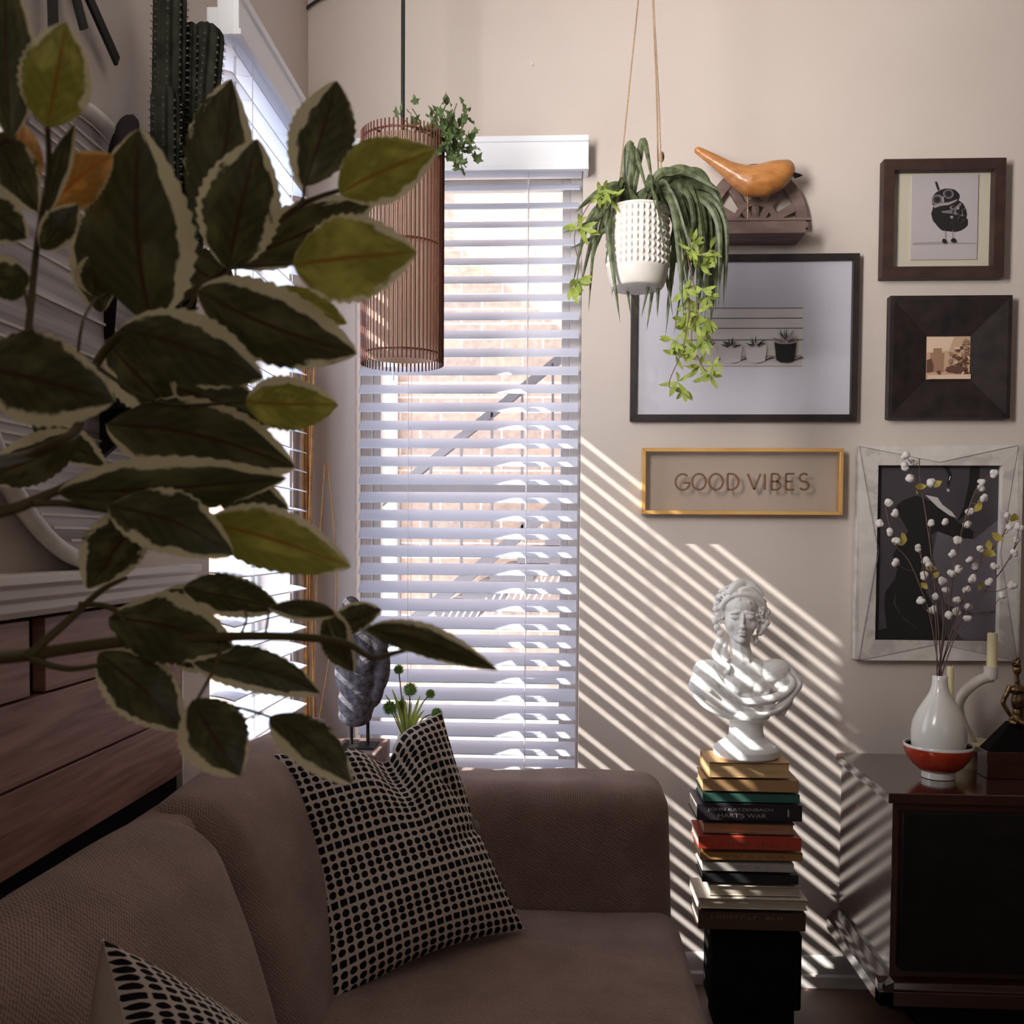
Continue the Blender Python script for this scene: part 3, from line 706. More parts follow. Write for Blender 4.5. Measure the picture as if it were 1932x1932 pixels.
# allium flowers
FY = 2.32
def F_(px, py, dy=0): return P(px, py, y=FY+dy)
al = thing('allium_arrangement', (F_(768, 1400).x, FY, .566), 'green round pompom flowers in a vase behind the dotted cushion', 'flowers')
mesh('vase', MB().lathe([(0, 0), (.03, 0), (.036, .02), (.034, .07), (.022, .095), (.025, .10), (.020, .10), (.018, .09), (0, .085)], (F_(768, 1400).x, FY, .566), 28), 'ceramic_white', al, smooth=60)
vm = Vector((F_(768, 1400).x, FY, .64))
for (x, y, r, dy) in ((752, 1263, 11, 0), (774, 1301, 15, -.02), (812, 1309, 10.5, .01), (736, 1335, 16, -.01), (757, 1330, 12, .02), (824, 1346, 12.5, -.01)):
    c = F_(x, y, dy); m_ = c.lerp(vm, .5)+Vector((0, 0, .025 if x > 790 else .0))
    s_ = mesh('stem', MB().tube(bez([vm, m_, c], 8), .0016, 6), 'yellow_leaf' if 0 else 'stem_olive', al, smooth=60)
    fb = MB(); rr = r*S(FY); fb.ball(c, rr*.6, 12, 8); R1 = random.Random(int(x))
    for k in range(230):
        zz = 1-2*(k+.5)/230; a = k*2.39996; q = math.sqrt(1-zz*zz); d = Vector((q*math.cos(a), q*math.sin(a), zz))
        d = (d+Vector([R1.uniform(-.12, .12) for _ in range(3)])).normalized(); e = d.orthogonal().normalized()
        fb.add([c+d*rr*.5-e*rr*.09, c+d*rr*.5+e*rr*.09, c+d*rr*R1.uniform(.9, 1.08)], [(0, 1, 2)])
    mesh('flower_head', fb, 'allium_green', al)
gl = MB(); R1 = random.Random(5)
for (x, y) in ((727, 1310), (748, 1318), (760, 1312), (784, 1335), (793, 1312), (800, 1340), (815, 1352), (740, 1300), (776, 1325), (806, 1356), (788, 1350), (768, 1345), (765, 1322), (797, 1328)):
    t_ = F_(x, y, R1.uniform(-.03, .03)); p = bez([vm, vm.lerp(t_, .6)+Vector((0, 0, .012)), t_], 6)
    gl.strip([q+Vector((.0035*math.sin(PI*min(1, (i+2)/15)), 0, 0)) for i, q in enumerate(p)], [q-Vector((.0035*math.sin(PI*min(1, (i+2)/15)), 0, 0)) for i, q in enumerate(p)])
mesh('grass_blades', gl, 'vine_leaf', al)
# tall reeds in the corner
re = thing('reed_bundle', (P(585, 1400, y=2.40).x, 2.40, .566), 'tall bundle of orange brown reeds standing in the corner', 'dried reeds')
R1 = random.Random(11)
rx = P(585, 1400, y=2.40).x
mesh('vase', MB().lathe([(0, 0), (.024, 0), (.028, .04), (.024, .09), (.018, .09), (0, .08)], (rx, 2.395, .566), 24), 'black_paint', re, smooth=60)
for k in range(13):
    b = Vector((rx+R1.uniform(-.014, .014), 2.395+R1.uniform(-.012, .012), .60)); t_ = P(568+k*2.2+R1.uniform(-3, 3), R1.uniform(640, 720), y=2.395+R1.uniform(-.03, .03))
    t_.x = max(t_.x, XL+.012)
    mesh('reed', MB().tube(bez([b, b.lerp(t_, .5)+Vector((R1.uniform(-.008, .008), 0, 0)), t_], 8), [.0028]*16+[.001], 6), 'reed', re, smooth=60)
for (x, y, xb) in ((613, 876, 597), (619, 872, 634)):
    mesh('reed', MB().tube(bez([Vector((rx+.008, 2.395, .60)), P(xb, 1130, y=2.40), P(x, y, y=2.40)], 8), .0016, 6), 'reed', re, smooth=60)

# ================================================================ PENDANT LAMP
LYd = 2.04
lt = P(760, 255, y=LYd); lbm = P(760, 683, y=LYd); LR = 77*S(LYd)
lc = Vector((lt.x, LYd, 0)); zt, zb = lt.z-.0, lbm.z+.004
lp = thing('pendant_lamp', (lc.x, LYd, zb), 'cylindrical pendant lamp of thin red brown wooden rods', 'pendant lamp')
mesh('cord', MB().tube([(lc.x, LYd, ZC), (lc.x, LYd, zt-.05)], .0042, 8), 'cable_black', lp, smooth=60)
for k in range(60):
    a = 2*PI*(k+.5)/60; x, y = lc.x+LR*math.cos(a), LYd+LR*math.sin(a)
    mesh('rod', MB().tube([(x, y, zb-.010), (x, y, zt)], .0017, 6), 'lamp_wood', lp, smooth=60)
for z in (zb+.010, (zt+zb)/2, zt-.015):
    mesh('ring', MB().tube([(lc.x+(LR-.003)*math.cos(2*PI*k/60), LYd+(LR-.003)*math.sin(2*PI*k/60), z) for k in range(60)], .0022, 6, closed=True), 'lamp_wood', lp, smooth=60)
sh = MB(); n = 48; r_ = LR*.86
sh.lathe([(r_, zb+.006), (r_, zt-.02), (r_-.0015, zt-.02), (r_-.0015, zb+.006), (r_, zb+.006)], (lc.x, LYd, 0), n); sh.f = sh.f[:-2]; sh.mi = sh.mi[:-2]
mesh('diffuser', sh, 'lamp_paper', lp, smooth=60)
mesh('diffuser_cap', MB().lathe([(r_-.014, zb+.020), (r_-.014, zb+.022), (.0001, zb+.022)], (lc.x, LYd, 0), n), 'lamp_paper', lp)
spk = MB()
for a in (0, PI/3, 2*PI/3): spk.tube([(lc.x-LR*math.cos(a), LYd-LR*math.sin(a), zt-.018), (lc.x+LR*math.cos(a), LYd+LR*math.sin(a), zt-.018)], .002, 6)
mesh('spokes', spk, 'black_paint', lp)
# ivy lying on the lamp
iv = thing('ivy_plant', (P(840, 262, y=LYd).x, LYd, zt), 'artificial ivy with star shaped leaves draped over the pendant lamp', 'ivy')
IV = MB(); ST = MB(); R1 = random.Random(21)
def star_leaf(mb, c, s, R1, Y=None):
    M = Euler((R1.uniform(-.9, .9)+PI/2, R1.uniform(-.7, .7), R1.uniform(-3, 3))).to_matrix()
    pts = []; L = (1, .42, .72, .40, .5, .34, .5, .40, .72, .42)
    for k, q in enumerate(L):
        a = 2*PI*k/10+PI/2; pts.append(c+M @ Vector((q*s*math.cos(a), q*s*math.sin(a), .12*s*math.sin(k*2.0))))
    n = len(mb.v); mb.add([c]+pts, [(0, 1+k, 1+(k+1) % 10) for k in range(10)])
vines = [[(800, 255), (790, 225), (778, 205)], [(825, 262), (835, 215), (845, 190)], [(825, 262), (850, 225), (862, 195)], [(830, 262), (870, 235), (882, 205)],
         [(830, 265), (875, 262), (892, 250)], [(835, 270), (880, 285), (893, 278)], [(835, 275), (865, 300), (880, 316)], [(830, 275), (852, 295), (868, 320)],
         [(800, 262), (765, 228), (755, 215)], [(800, 262), (740, 235), (700, 262), (678, 290)], [(830, 270), (870, 275), (898, 295)], [(820, 262), (815, 235), (822, 215)]]
for vn in vines:
    dy = R1.uniform(-.05, .04); pts = bez([P(*q, y=LYd+dy*(i/2)) for i, q in enumerate(vn)], 8)
    ST.tube(pts, .0011, 5)
    m_ = max(5, int((pts[-1]-pts[0]).length/.012))
    for i in range(m_):
        q = pts[min(len(pts)-1, int((i+1)/m_*(len(pts)-1)))]
        if len(vn) == 4 and i < m_-2: continue
        if vn[1] == (765, 228) and i < m_-2: continue
        star_leaf(IV, q+Vector([R1.uniform(-.012, .012) for _ in range(3)]), R1.uniform(.013, .020), R1)
for k in range(150):
    star_leaf(IV, P(R1.gauss(848, 21), R1.gauss(258, 22), y=LYd+R1.uniform(-.05, .05)), R1.uniform(.012, .019), R1)
mesh('foliage', IV, 'ivy_leaf', iv); mesh('vine_stems', ST, 'twig', iv, smooth=60)

# ================================================================ HANGING PLANTER
HY = 2.0; HS = S(HY)
hc = P(1203, 470, y=HY)
ptp, pbt = P(1203, 396, y=HY).z, P(1203, 545, y=HY).z
hp = thing('hanging_planter', (hc.x, HY, pbt), 'white textured pot of spider plant hanging on jute strings', 'hanging plant')
Hh = ptp-pbt; R0 = 57*HS; prof = []
for i in range(121):
    t = i/120; r = R0*(.80+.20*min(1, (t/.22)**.6)) if t < .22 else R0*(1-.02*(t-.22))
    prof.append((r, Hh*t))
def modu(i, a):
    t = i/120
    if t < .24 or t > .97: return 1
    rw = (t-.24)/.73*8; f = rw-int(rw); c = math.cos(a*34/1)
    return 1+.085*max(0, math.sin(PI*f))**1.3*(max(0, c)**.6)-.03
prof = [(0, 0)]+prof+[(R0*.93, Hh), (R0*.90, Hh-.012), (0, Hh-.012)]
mesh('pot', MB().lathe(prof, (hc.x, HY, pbt), 272, lambda i, a: modu(i-1, a) if 1 <= i <= 121 else 1), 'pot_white', hp, smooth=50)
for (a, b, d) in (((1163, 400), (1205, -8), -.02), ((1250, 400), (1232, -8), -.03), ((1243, 395), (1231, -8), .05)):
    mid = P((a[0]+b[0])/2+(2 if a[0] > 1200 else 0), (a[1]+b[1])/2, y=HY+d*.6)
    mesh('string', MB().tube(bez([P(*a, y=HY+d), mid, P(*b, y=HY)], 10), .0015, 6), 'jute', hp, smooth=60)
hk = MB().tube([P(1218, -12, y=HY), Vector((P(1218, -12, y=HY).x, HY, ZC))], .002, 6); mesh('string', hk, 'jute', hp)
mesh('string_bead', MB().ball(P(1248, 296, y=HY-.01), (.006, .006, .011), 12, 8), 'jute', hp, smooth=180)
sb_ = MB().lathe([(.0, .0), (R0*.8, .0), (R0*.8, .004), (0, .004)], (hc.x, HY, ptp-.01), 24); mesh('soil', sb_, 'dark_felt', hp)
SL = MB(); R1 = random.Random(4)
def blade(mb, pts, w, nrm):
    pts = bez(pts, 10); n = len(pts); L = []; R = []; Mi = []
    for i, p in enumerate(pts):
        tg = (pts[min(i+1, n-1)]-pts[max(i-1, 0)]).normalized(); s = tg.cross(nrm)
        s = s.normalized() if s.length > 1e-4 else Vector((1, 0, 0))
        t = i/(n-1); ww = w*(.55+.45*math.sin(min(1, t*2.2)*PI/2))*(1-max(0, (t-.55)/.45)**1.6)
        up = s.cross(tg)*ww*.35
        L.append(p+s*ww+up); R.append(p-s*ww+up); Mi.append(p)
    mb.strip(L, Mi); mb.strip(Mi, R)
TOP = Vector((hc.x, HY, ptp))
ends = [((1150, 440), (1075, 470), 3), ((1130, 420), (1062, 440), 2), ((1140, 385), (1090, 560), 4), ((1130, 400), (1110, 590), 3), ((1145, 410), (1170, 610), 4), ((1160, 395), (1155, 560), 5),
        ((1165, 395), (1190, 595), 5), ((1245, 400), (1240, 600), 6), ((1250, 395), (1220, 625), 5), ((1235, 400), (1270, 600), 4), ((1270, 380), (1300, 560), 5), ((1290, 360), (1330, 560), 5),
        ((1310, 350), (1350, 540), 4), ((1330, 350), (1365, 500), 5), ((1345, 370), (1368, 420), 4), ((1300, 335), (1358, 360), 5), ((1270, 335), (1290, 325), 4), ((1180, 300), (1150, 290), 0),
        ((1250, 410), (1210, 600), 5), ((1150, 420), (1205, 598), 4), ((1130, 375), (1085, 400), 4), ((1280, 390), (1310, 480), 5), ((1310, 390), (1335, 520), 5), ((1270, 400), (1290, 600), 4), ((1110, 430), (1080, 540), 3)]
for (m_, e_, w) in ends:
    if w == 0: continue
    dy = R1.uniform(-.09, .05); b = TOP+Vector((R1.uniform(-.025, .025), R1.uniform(-.025, .02), 0))
    m = P(m_[0], m_[1]-12, y=HY+dy*.7); e = P(*e_, y=HY+dy)
    blade(SL, [b, b.lerp(m, .5)+Vector((0, 0, .028)), m, e], w*HS*1.9, Vector((0, 1, .2)))
for (m_, e_) in (((1190, 270), (1195, 340)), ((1215, 265), (1232, 350)), ((1195, 280), (1225, 375)), ((1240, 330), (1290, 330)), ((1200, 290), (1185, 350))):
    b = TOP+Vector((R1.uniform(-.015, .015), R1.uniform(-.02, .01), 0)); blade(SL, [b, P(m_[0]-12, m_[1]+50, y=HY), P(*m_, y=HY-.02), P(*e_, y=HY-.04)], 6.5*HS, Vector((0, 1, 0)))
for k in range(34):   # the thick dark fall of leaves on the right
    a = R1.uniform(-.6, 1.2); x = R1.uniform(1265, 1368); b = TOP+Vector((.02+R1.uniform(0, .02), R1.uniform(-.02, .03), -.0))
    top = P((x+1250)/2+8, 325+R1.uniform(0, 40)+abs(x-1310)*.15, y=HY+a*.03); mid = P(x, R1.uniform(395, 440), y=HY+a*.05); e = P(x+R1.uniform(-28, 2), R1.uniform(470, 640), y=HY+a*.05)
    blade(SL, [b, top, mid, e], R1.uniform(4.5, 6.5)*HS, Vector((R1.uniform(-.3, .3), 1, .1)))
for k in range(26):
    a = R1.uniform(0, 2*PI); r = R1.uniform(.06, .11); b = TOP+Vector((.02*math.cos(a), .02*math.sin(a), 0)); m = TOP+Vector((r*.7*math.cos(a), r*.7*math.sin(a), R1.uniform(.01, .05)))
    e = TOP+Vector((r*1.25*math.cos(a), r*.9*math.sin(a), -R1.uniform(.02, .14))); blade(SL, [b, m, e], R1.uniform(3.5, 5.5)*HS, Vector((-math.sin(a), math.cos(a), .3)))
mesh('spider_leaves', SL, 'spider_leaf', hp, smooth=60)
VN = MB(); VS = MB()
def petal(mb, c, d, L, w):
    d = d.normalized(); s = d.cross(Vector((R1.uniform(-.4, .4), 1, R1.uniform(-.4, .4)))).normalized(); n = s.cross(d); pts = []
    for t, q in ((0, .02), (.3, .8), (.55, 1), (.8, .6), (1, 0.02)): pts.append((c+d*L*t+n*L*.12*math.sin(PI*t), q*w))
    mb.strip([p+s*q for p, q in pts], [p-s*q for p, q in pts])
def cluster(mb, c, L, n=6):
    for k in range(n):
        a = R1.uniform(-PI, PI); petal(mb, c, Vector((math.cos(a)*.9, R1.uniform(-.7, .3), math.sin(a)*.8-.5)), L*R1.uniform(.75, 1.25), L*.15)
for (pts, cl) in (([(1290, 420), (1300, 500), (1315, 570), (1305, 640), (1330, 700)], ((1305, 470), (1320, 500), (1290, 545), (1325, 545), (1335, 560), (1310, 590), (1335, 600), (1300, 620), (1325, 640), (1345, 690), (1320, 690), (1310, 570), (1295, 590), (1330, 620))),
                  ([(1280, 430), (1300, 560), (1290, 650), (1262, 725), (1285, 738)], ((1285, 650), (1278, 720), (1290, 735), (1270, 640), (1295, 665), (1315, 655), (1340, 705), (1275, 670), (1290, 600))),
                  ([(1300, 430), (1325, 480), (1350, 470)], ((1340, 470), (1320, 480), (1308, 455))),
                  ([(1160, 385), (1125, 370), (1085, 440), (1092, 500), (1085, 545)], ((1140, 358), (1130, 365), (1088, 420), (1096, 430), (1090, 530), (1075, 545), (1150, 370)))):
    dy = -.07; pp = bez([P(*q, y=HY+dy*min(1, i)) for i, q in enumerate(pts)], 8); VS.tube(pp, .001, 5)
    for c in cl: cluster(VN, P(*c, y=HY+dy+R1.uniform(-.02, .02)), R1.uniform(.024, .034))
mesh('trailing_leaves', VN, 'vine_leaf', hp); mesh('trailing_stems', VS, 'twig', hp)

# ================================================================ WALL ART ON THE BACK WALL
def frame(name, label, px, w, depth, mat, inner_mat, back=.004, cat='framed picture'):
    "px=(x0,y0,x1,y1) outer corners at the front face; w frame width in px"
    Y = YB-depth; a = P(px[0], px[1], y=Y); b = P(px[2], px[3], y=Y); k = w*S(Y)
    x0, x1, z0, z1 = a.x, b.x, b.z, a.z
    r = thing(name, ((x0+x1)/2, YB-depth/2, z0), label, cat)
    mb = MB(); yb = YB-back
    def side(o0, o1, i1, i0): mb.add([Vector((q[0], yy, q[1])) for yy in (Y, yb) for q in (o0, o1, i1, i0)], [(0, 1, 2, 3), (7, 6, 5, 4), (0, 1, 5, 4), (2, 3, 7, 6), (1, 2, 6, 5), (3, 0, 4, 7)])
    O_ = [(x0, z0), (x1, z0), (x1, z1), (x0, z1)]; I_ = [(x0+k, z0+k), (x1-k, z0+k), (x1-k, z1-k), (x0+k, z1-k)]
    for i in range(4): j = (i+1) % 4; side(O_[i], O_[j], I_[j], I_[i])
    mesh('frame', mb, mat, r, bevel=.0008)
    return r, Y, (x0+k, x1-k, z0+k, z1-k)
LAY = {}
def layers(name, parent, mats, polys, Y):
    "flat printed artwork: polygons [(material index, [(x,z)...])] printed on one sheet at plane Y"
    mb = MB()
    for i, (mi, pts) in enumerate(polys):
        mb.cur = mi; y = Y-.00012*i
        mb.add([Vector((p[0], y, p[1])) for p in pts], [tuple(range(len(pts)))])
    return mesh(name, mb, mats, parent)
for nm, c in (('ink_black', (.012, .010, .011)), ('ink_dark', (.055, .045, .05)), ('ink_grey', (.20, .17, .18)), ('ink_mid', (.36, .31, .30)), ('ink_light', (.58, .53, .53)), ('ink_white', (.68, .64, .62)),
              ('ink_slate', (.060, .050, .060)), ('ink_slate_light', (.13, .11, .13)), ('ink_sepia', (.55, .36, .24)), ('ink_sepia_dark', (.13, .06, .04)), ('ink_sepia_mid', (.34, .19, .12)), ('ink_sepia_pale', (.72, .52, .38)), ('paper_lilac', (.50, .45, .46))):
    nt(nm, c, .7)
def pxy(Y):
    def f(*pts): return [(P(x, y, y=Y).x, P(x, y, y=Y).z) for x, y in pts]
    return f
def ell(cx, cy, rx, ry, n=20, rot=0, wob=0, seed=0):
    R = random.Random(seed); o = []
    for k in range(n):
        a = 2*PI*k/n; q = 1+R.uniform(-wob, wob); x, y = rx*q*math.cos(a), ry*q*math.sin(a); c, s = math.cos(rot), math.sin(rot)
        o.append((cx+x*c-y*s, cy+x*s+y*c))
    return o
# 1 large black frame with the succulent photograph
r, Y, (x0, x1, z0, z1) = frame('framed_photo', 'large thin black frame with a photo of potted succulents on a wide white mat', (1192, 481, 1617, 794), 12, .022, 'frame_black', None)
mesh('mat_board', MB().box((x0, YB-.010, z0), (x1, YB-.006, z1)), 'mat_board', r)
yy = YB-.0104; f = pxy(yy); R1 = random.Random(2)
polys = [(5, f((1288, 580), (1515, 580), (1514, 694), (1288, 694)))]
for y in (581, 600, 619, 641): polys.append((1, f((1288, y), (1515, y-.6), (1515, y+1), (1288, y+1.6))))
polys.append((3, f((1288, 672), (1513, 670), (1513, 692), (1288, 692))))
polys.append((4, f((1288, 676), (1513, 676), (1513, 690), (1288, 690))))
for (x, w, top, dark) in ((1335, 21, 652, 0), (1378, 23, 655, 0), (1425, 21, 655, 0), (1480, 21, 646, 1)):
    polys.append((1, f((x+w*.6, 684), (x+w+10, 674), (x+w+14, 676), (x, 687))))
    polys.append((0 if dark else 4, f((x-w, top), (x+w, top), (x+w*.8, 682), (x+w*.3, 685), (x-w*.4, 685), (x-w*.8, 681))))
    polys.append((4 if not dark else 3, f(*ell(x, top, w, 4.5))))
    for k in range(22):
        a = R1.uniform(.15, PI-.15); L = R1.uniform(9, 20)*(1.35 if dark else 1); c, s = math.cos(a), math.sin(a); bx_, by_ = x+c*5, top+1-s*3
        polys.append((R1.choice((1, 0, 2, 3)), f((bx_-s*2.2, by_-c*2.2), (bx_+c*L, by_-s*L), (bx_+s*2.2, by_+c*2.2))))
layers('print', r, ['ink_black', 'ink_dark', 'ink_grey', 'ink_mid', 'ink_light', 'ink_white'], polys, yy)
mesh('glass', MB().box((x0, YB-.0165, z0), (x1, YB-.0155, z1)), 'picture_glass', r)
# 2 owl
r, Y, (x0, x1, z0, z1) = frame('framed_photo', 'small dark brown box frame with a black and white owl picture', (1668, 300, 1894, 522), 20, .035, 'frame_brown', None)
mesh('mat_board', MB().box((x0, YB-.010, z0), (x1, YB-.006, z1)), 'mat_cream', r)
yy = YB-.014; f = pxy(yy)
a0 = P(1722, 330, y=yy); a1 = P(1846, 489, y=yy)
polys = [(0, f((1722, 330), (1843, 329), (1841, 487), (1721, 489))), (4, f((1722, 458), (1760, 456), (1842, 458), (1842, 461), (1790, 461), (1722, 463))),
         (1, f(*ell(1791, 404, 34, 31, 26, .25, .03, 1))), (1, f(*ell(1784, 376, 27, 20, 24, -.35, .03, 2))), (1, f(*ell(1796, 420, 31, 18, 20, 0, .05, 3))),
         (1, f((1769, 360), (1764, 345), (1767, 346), (1762, 343), (1768, 343), (1773, 358))),
         (2, f(*ell(1768, 377, 11, 10, 18, 0, .06, 4))), (3, f(*ell(1768, 377, 7.5, 7)) ), (1, f(*ell(1768, 377, 4.5, 4.5))),
         (2, f(*ell(1789, 366, 10, 9, 18, 0, .06, 5))), (3, f(*ell(1789, 366, 7.5, 7))), (1, f(*ell(1789, 366, 4.5, 4.5))),
         (4, f((1760, 388), (1772, 384), (1790, 382), (1806, 376), (1804, 380), (1790, 387), (1774, 389), (1763, 393))),
         (4, f((1776, 372), (1780, 371), (1781, 382), (1778, 384))), (2, f((1775, 399), (1796, 396), (1812, 382), (1814, 386), (1798, 404), (1778, 402)))]
R1 = random.Random(8)
for k in range(34):
    x = R1.uniform(1792, 1820); y = R1.uniform(388, 425); polys.append((R1.choice((2, 3, 3, 4)), f(*ell(x, y, R1.uniform(1, 3), R1.uniform(1, 3.2), 7, R1.uniform(0, 3), .3, k))))
polys += [(2, f((1781, 434), (1782, 434), (1782, 452), (1781, 452))), (2, f((1795, 434), (1796, 434), (1796, 452), (1795, 452))), (1, f(*ell(1780, 456, 4.5, 4.5, 10, 0, .2, 1))), (1, f(*ell(1797, 455, 4.5, 4.5, 10, 0, .2, 2)))]
mesh('print_backing', MB().box((a0.x, YB-.0138, a1.z), (a1.x-.004, YB-.0101, a0.z)), 'paper_lilac', r)
layers('print', r, ['paper_lilac', 'ink_black', 'ink_grey', 'ink_dark', 'ink_mid'], polys, yy)
mesh('glass', MB().box((x0, YB-.029, z0), (x1, YB-.028, z1)), 'picture_glass', r)
# 3 wide black frame with a small sepia picture
Y3 = YB-.03; r = thing('framed_photo', (P(1793, 0, y=Y3).x, YB-.015, P(0, 788, y=Y3).z), 'square picture with a very wide black frame and tiny sepia photo of a tower', 'framed picture')
o = [P(1680, 558, y=Y3), P(1911, 557, y=Y3), P(1905, 789, y=Y3), P(1676, 789, y=Y3)]; x0_, x1_, zt_, zb_ = (o[0].x+o[3].x)/2, (o[1].x+o[2].x)/2, o[0].z, o[3].z
i_ = [P(1748, 635, y=YB-.012), P(1829, 716, y=YB-.012)]; mb = MB()
ou = [(x0_, zb_), (x1_, zb_), (x1_, zt_), (x0_, zt_)]; inn = [(i_[0].x, i_[1].z), (i_[1].x, i_[1].z), (i_[1].x, i_[0].z), (i_[0].x, i_[0].z)]
for i in range(4):
    j = (i+1) % 4
    lip = [tuple(a+(b-a)*.10 for a, b in zip(ou[q], inn[q])) for q in (i, j)]
    A, B, C, D = ou[i], ou[j], inn[j], inn[i]
    mb.add([Vector((A[0], YB-.004, A[1])), Vector((B[0], YB-.004, B[1])), Vector((B[0], Y3, B[1])), Vector((A[0], Y3, A[1]))], [(0, 1, 2, 3)])
    mb.add([Vector((A[0], Y3, A[1])), Vector((B[0], Y3, B[1])), Vector((lip[1][0], Y3, lip[1][1])), Vector((lip[0][0], Y3, lip[0][1]))], [(0, 1, 2, 3)])
    mb.add([Vector((lip[0][0], Y3, lip[0][1])), Vector((lip[1][0], Y3, lip[1][1])), Vector((C[0], YB-.013, C[1])), Vector((D[0], YB-.013, D[1]))], [(0, 1, 2, 3)])
mb.box((x0_, YB-.008, zb_), (x1_, YB-.004, zt_)); mesh('frame', mb, 'frame_black', r)
yy = YB-.0125; f = pxy(yy); R1 = random.Random(5)
polys = [(0, f((1746, 634), (1831, 634), (1831, 718), (1746, 718))), (3, f((1748, 636), (1800, 636), (1790, 662), (1748, 665))),
         (2, f((1755, 666), (1761, 666), (1761, 657), (1777, 657), (1777, 666), (1782, 666), (1780, 702), (1757, 702))), (1, f((1748, 680), (1757, 676), (1762, 690), (1760, 702), (1748, 704)))]
for k in range(60):
    x = R1.triangular(1790, 1829, 1822); y = R1.uniform(640+max(0, (1822-x))*.9, 705); polys.append((R1.choice((1, 2, 2, 1, 3)), f(*ell(x, y, R1.uniform(2, 6), R1.uniform(1.5, 4), 8, R1.uniform(0, 3), .3, k))))
polys += [(1, f(*ell(1800, 698, 20, 6, 16, 0, .15, 3))), (1, f(*ell(1768, 703, 3, 4, 8, 0, .2, 3))), (3, f((1748, 709), (1829, 707), (1829, 716), (1748, 716)))]
polys = [(m_, [(min(max(x, inn[0][0]), inn[1][0]), min(max(z, inn[0][1]), inn[2][1])) for x, z in p]) for m_, p in polys]
layers('print', r, ['ink_sepia', 'ink_sepia_dark', 'ink_sepia_mid', 'ink_sepia_pale'], polys, yy)
# 4 white marquetry frame with a dark figure print
r, Y, (x0, x1, z0, z1) = frame('framed_print', 'large pale inlaid frame with a dark abstract print behind the cotton stems', (1620, 840, 1922, 1248), 37, .028, 'frame_marble', None)
f = pxy(Y-.0004); ln = [((1621, 842), (1772, 872)), ((1772, 872), (1920, 840)), ((1621, 842), (1657, 1040)), ((1657, 1040), (1620, 1246)), ((1620, 1246), (1770, 1215)), ((1770, 1215), (1918, 1246)), ((1921, 842), (1887, 1040)), ((1887, 1040), (1918, 1246))]
tri = [[(1622, 841), (1920, 840), (1772, 871)], [(1620, 1246), (1770, 1216), (1918, 1247)], [(1621, 848), (1655, 1040), (1620, 1240)], [(1921, 848), (1888, 1040), (1919, 1240)]]
layers('inlay', r, ['frame_white', 'ink_grey'], [(0, f(*t_)) for t_ in tri]+[(1, f(a, b, (b[0]+.9, b[1]+.9), (a[0]+.9, a[1]+.9))) for a, b in ln], Y-.0004)
mesh('fillet', MB().box((x0-.002, YB-.022, z0-.002), (x0+.001, YB-.008, z1+.002)).box((x1-.001, YB-.022, z0-.002), (x1+.003, YB-.008, z1+.002)).box((x0, YB-.022, z0-.003), (x1, YB-.008, z0)), 'frame_white', r)
yy = YB-.010; f = pxy(yy)
mesh('print_backing', MB().box((x0, YB-.009, z0), (x1, YB-.005, z1)), 'ink_slate', r)
def G(pts): return [(1600+a/4.39, 820+b/4.39) for a, b in pts]
polys = [(0, f((1656, 873), (1885, 873), (1884, 1214), (1656, 1214))),
         (2, f(*G([(740, 800), (1040, 870), (1250, 700), (1240, 1450), (1040, 1480), (800, 1400), (700, 1000)]))),
         (2, f(*G([(900, 1500), (1240, 1480), (1240, 1720), (980, 1725), (860, 1600)]))),
         (1, f(*G([(400, 590), (450, 545), (560, 505), (620, 520), (700, 560), (860, 660), (900, 720), (1040, 800), (1030, 860), (900, 860), (740, 800), (690, 830), (700, 1000), (640, 1100), (400, 1100), (370, 1000), (430, 880), (500, 800), (440, 700), (400, 650)]))),
         (1, f(*G([(410, 1090), (600, 1090), (640, 1300), (760, 1500), (830, 1722), (250, 1722), (250, 1620), (320, 1600), (300, 1420), (310, 1300), (390, 1190)]))),
         (3, f(*G([(395, 1300), (375, 1400), (450, 1520), (640, 1660), (440, 1500), (390, 1400)]))),
         (4, f(*G([(640, 500), (740, 520), (780, 580), (860, 640), (895, 690), (840, 670), (740, 600), (700, 560)]))),
         (1, f(*G([(760, 240), (830, 260), (860, 340), (830, 440), (820, 400), (830, 330), (800, 280)]))), (4, f(*G([(840, 345), (850, 345), (840, 380), (832, 378)]))), (4, f(*G([(815, 450), (838, 450), (838, 472), (820, 472)]))),
         (1, f(*G([(1010, 240), (1090, 240), (1080, 400), (1020, 560), (950, 680), (900, 720), (960, 600), (1000, 400)])))]
layers('print', r, ['ink_slate', 'ink_black', 'ink_slate_light', 'ink_dark', 'ink_light'], polys, yy)
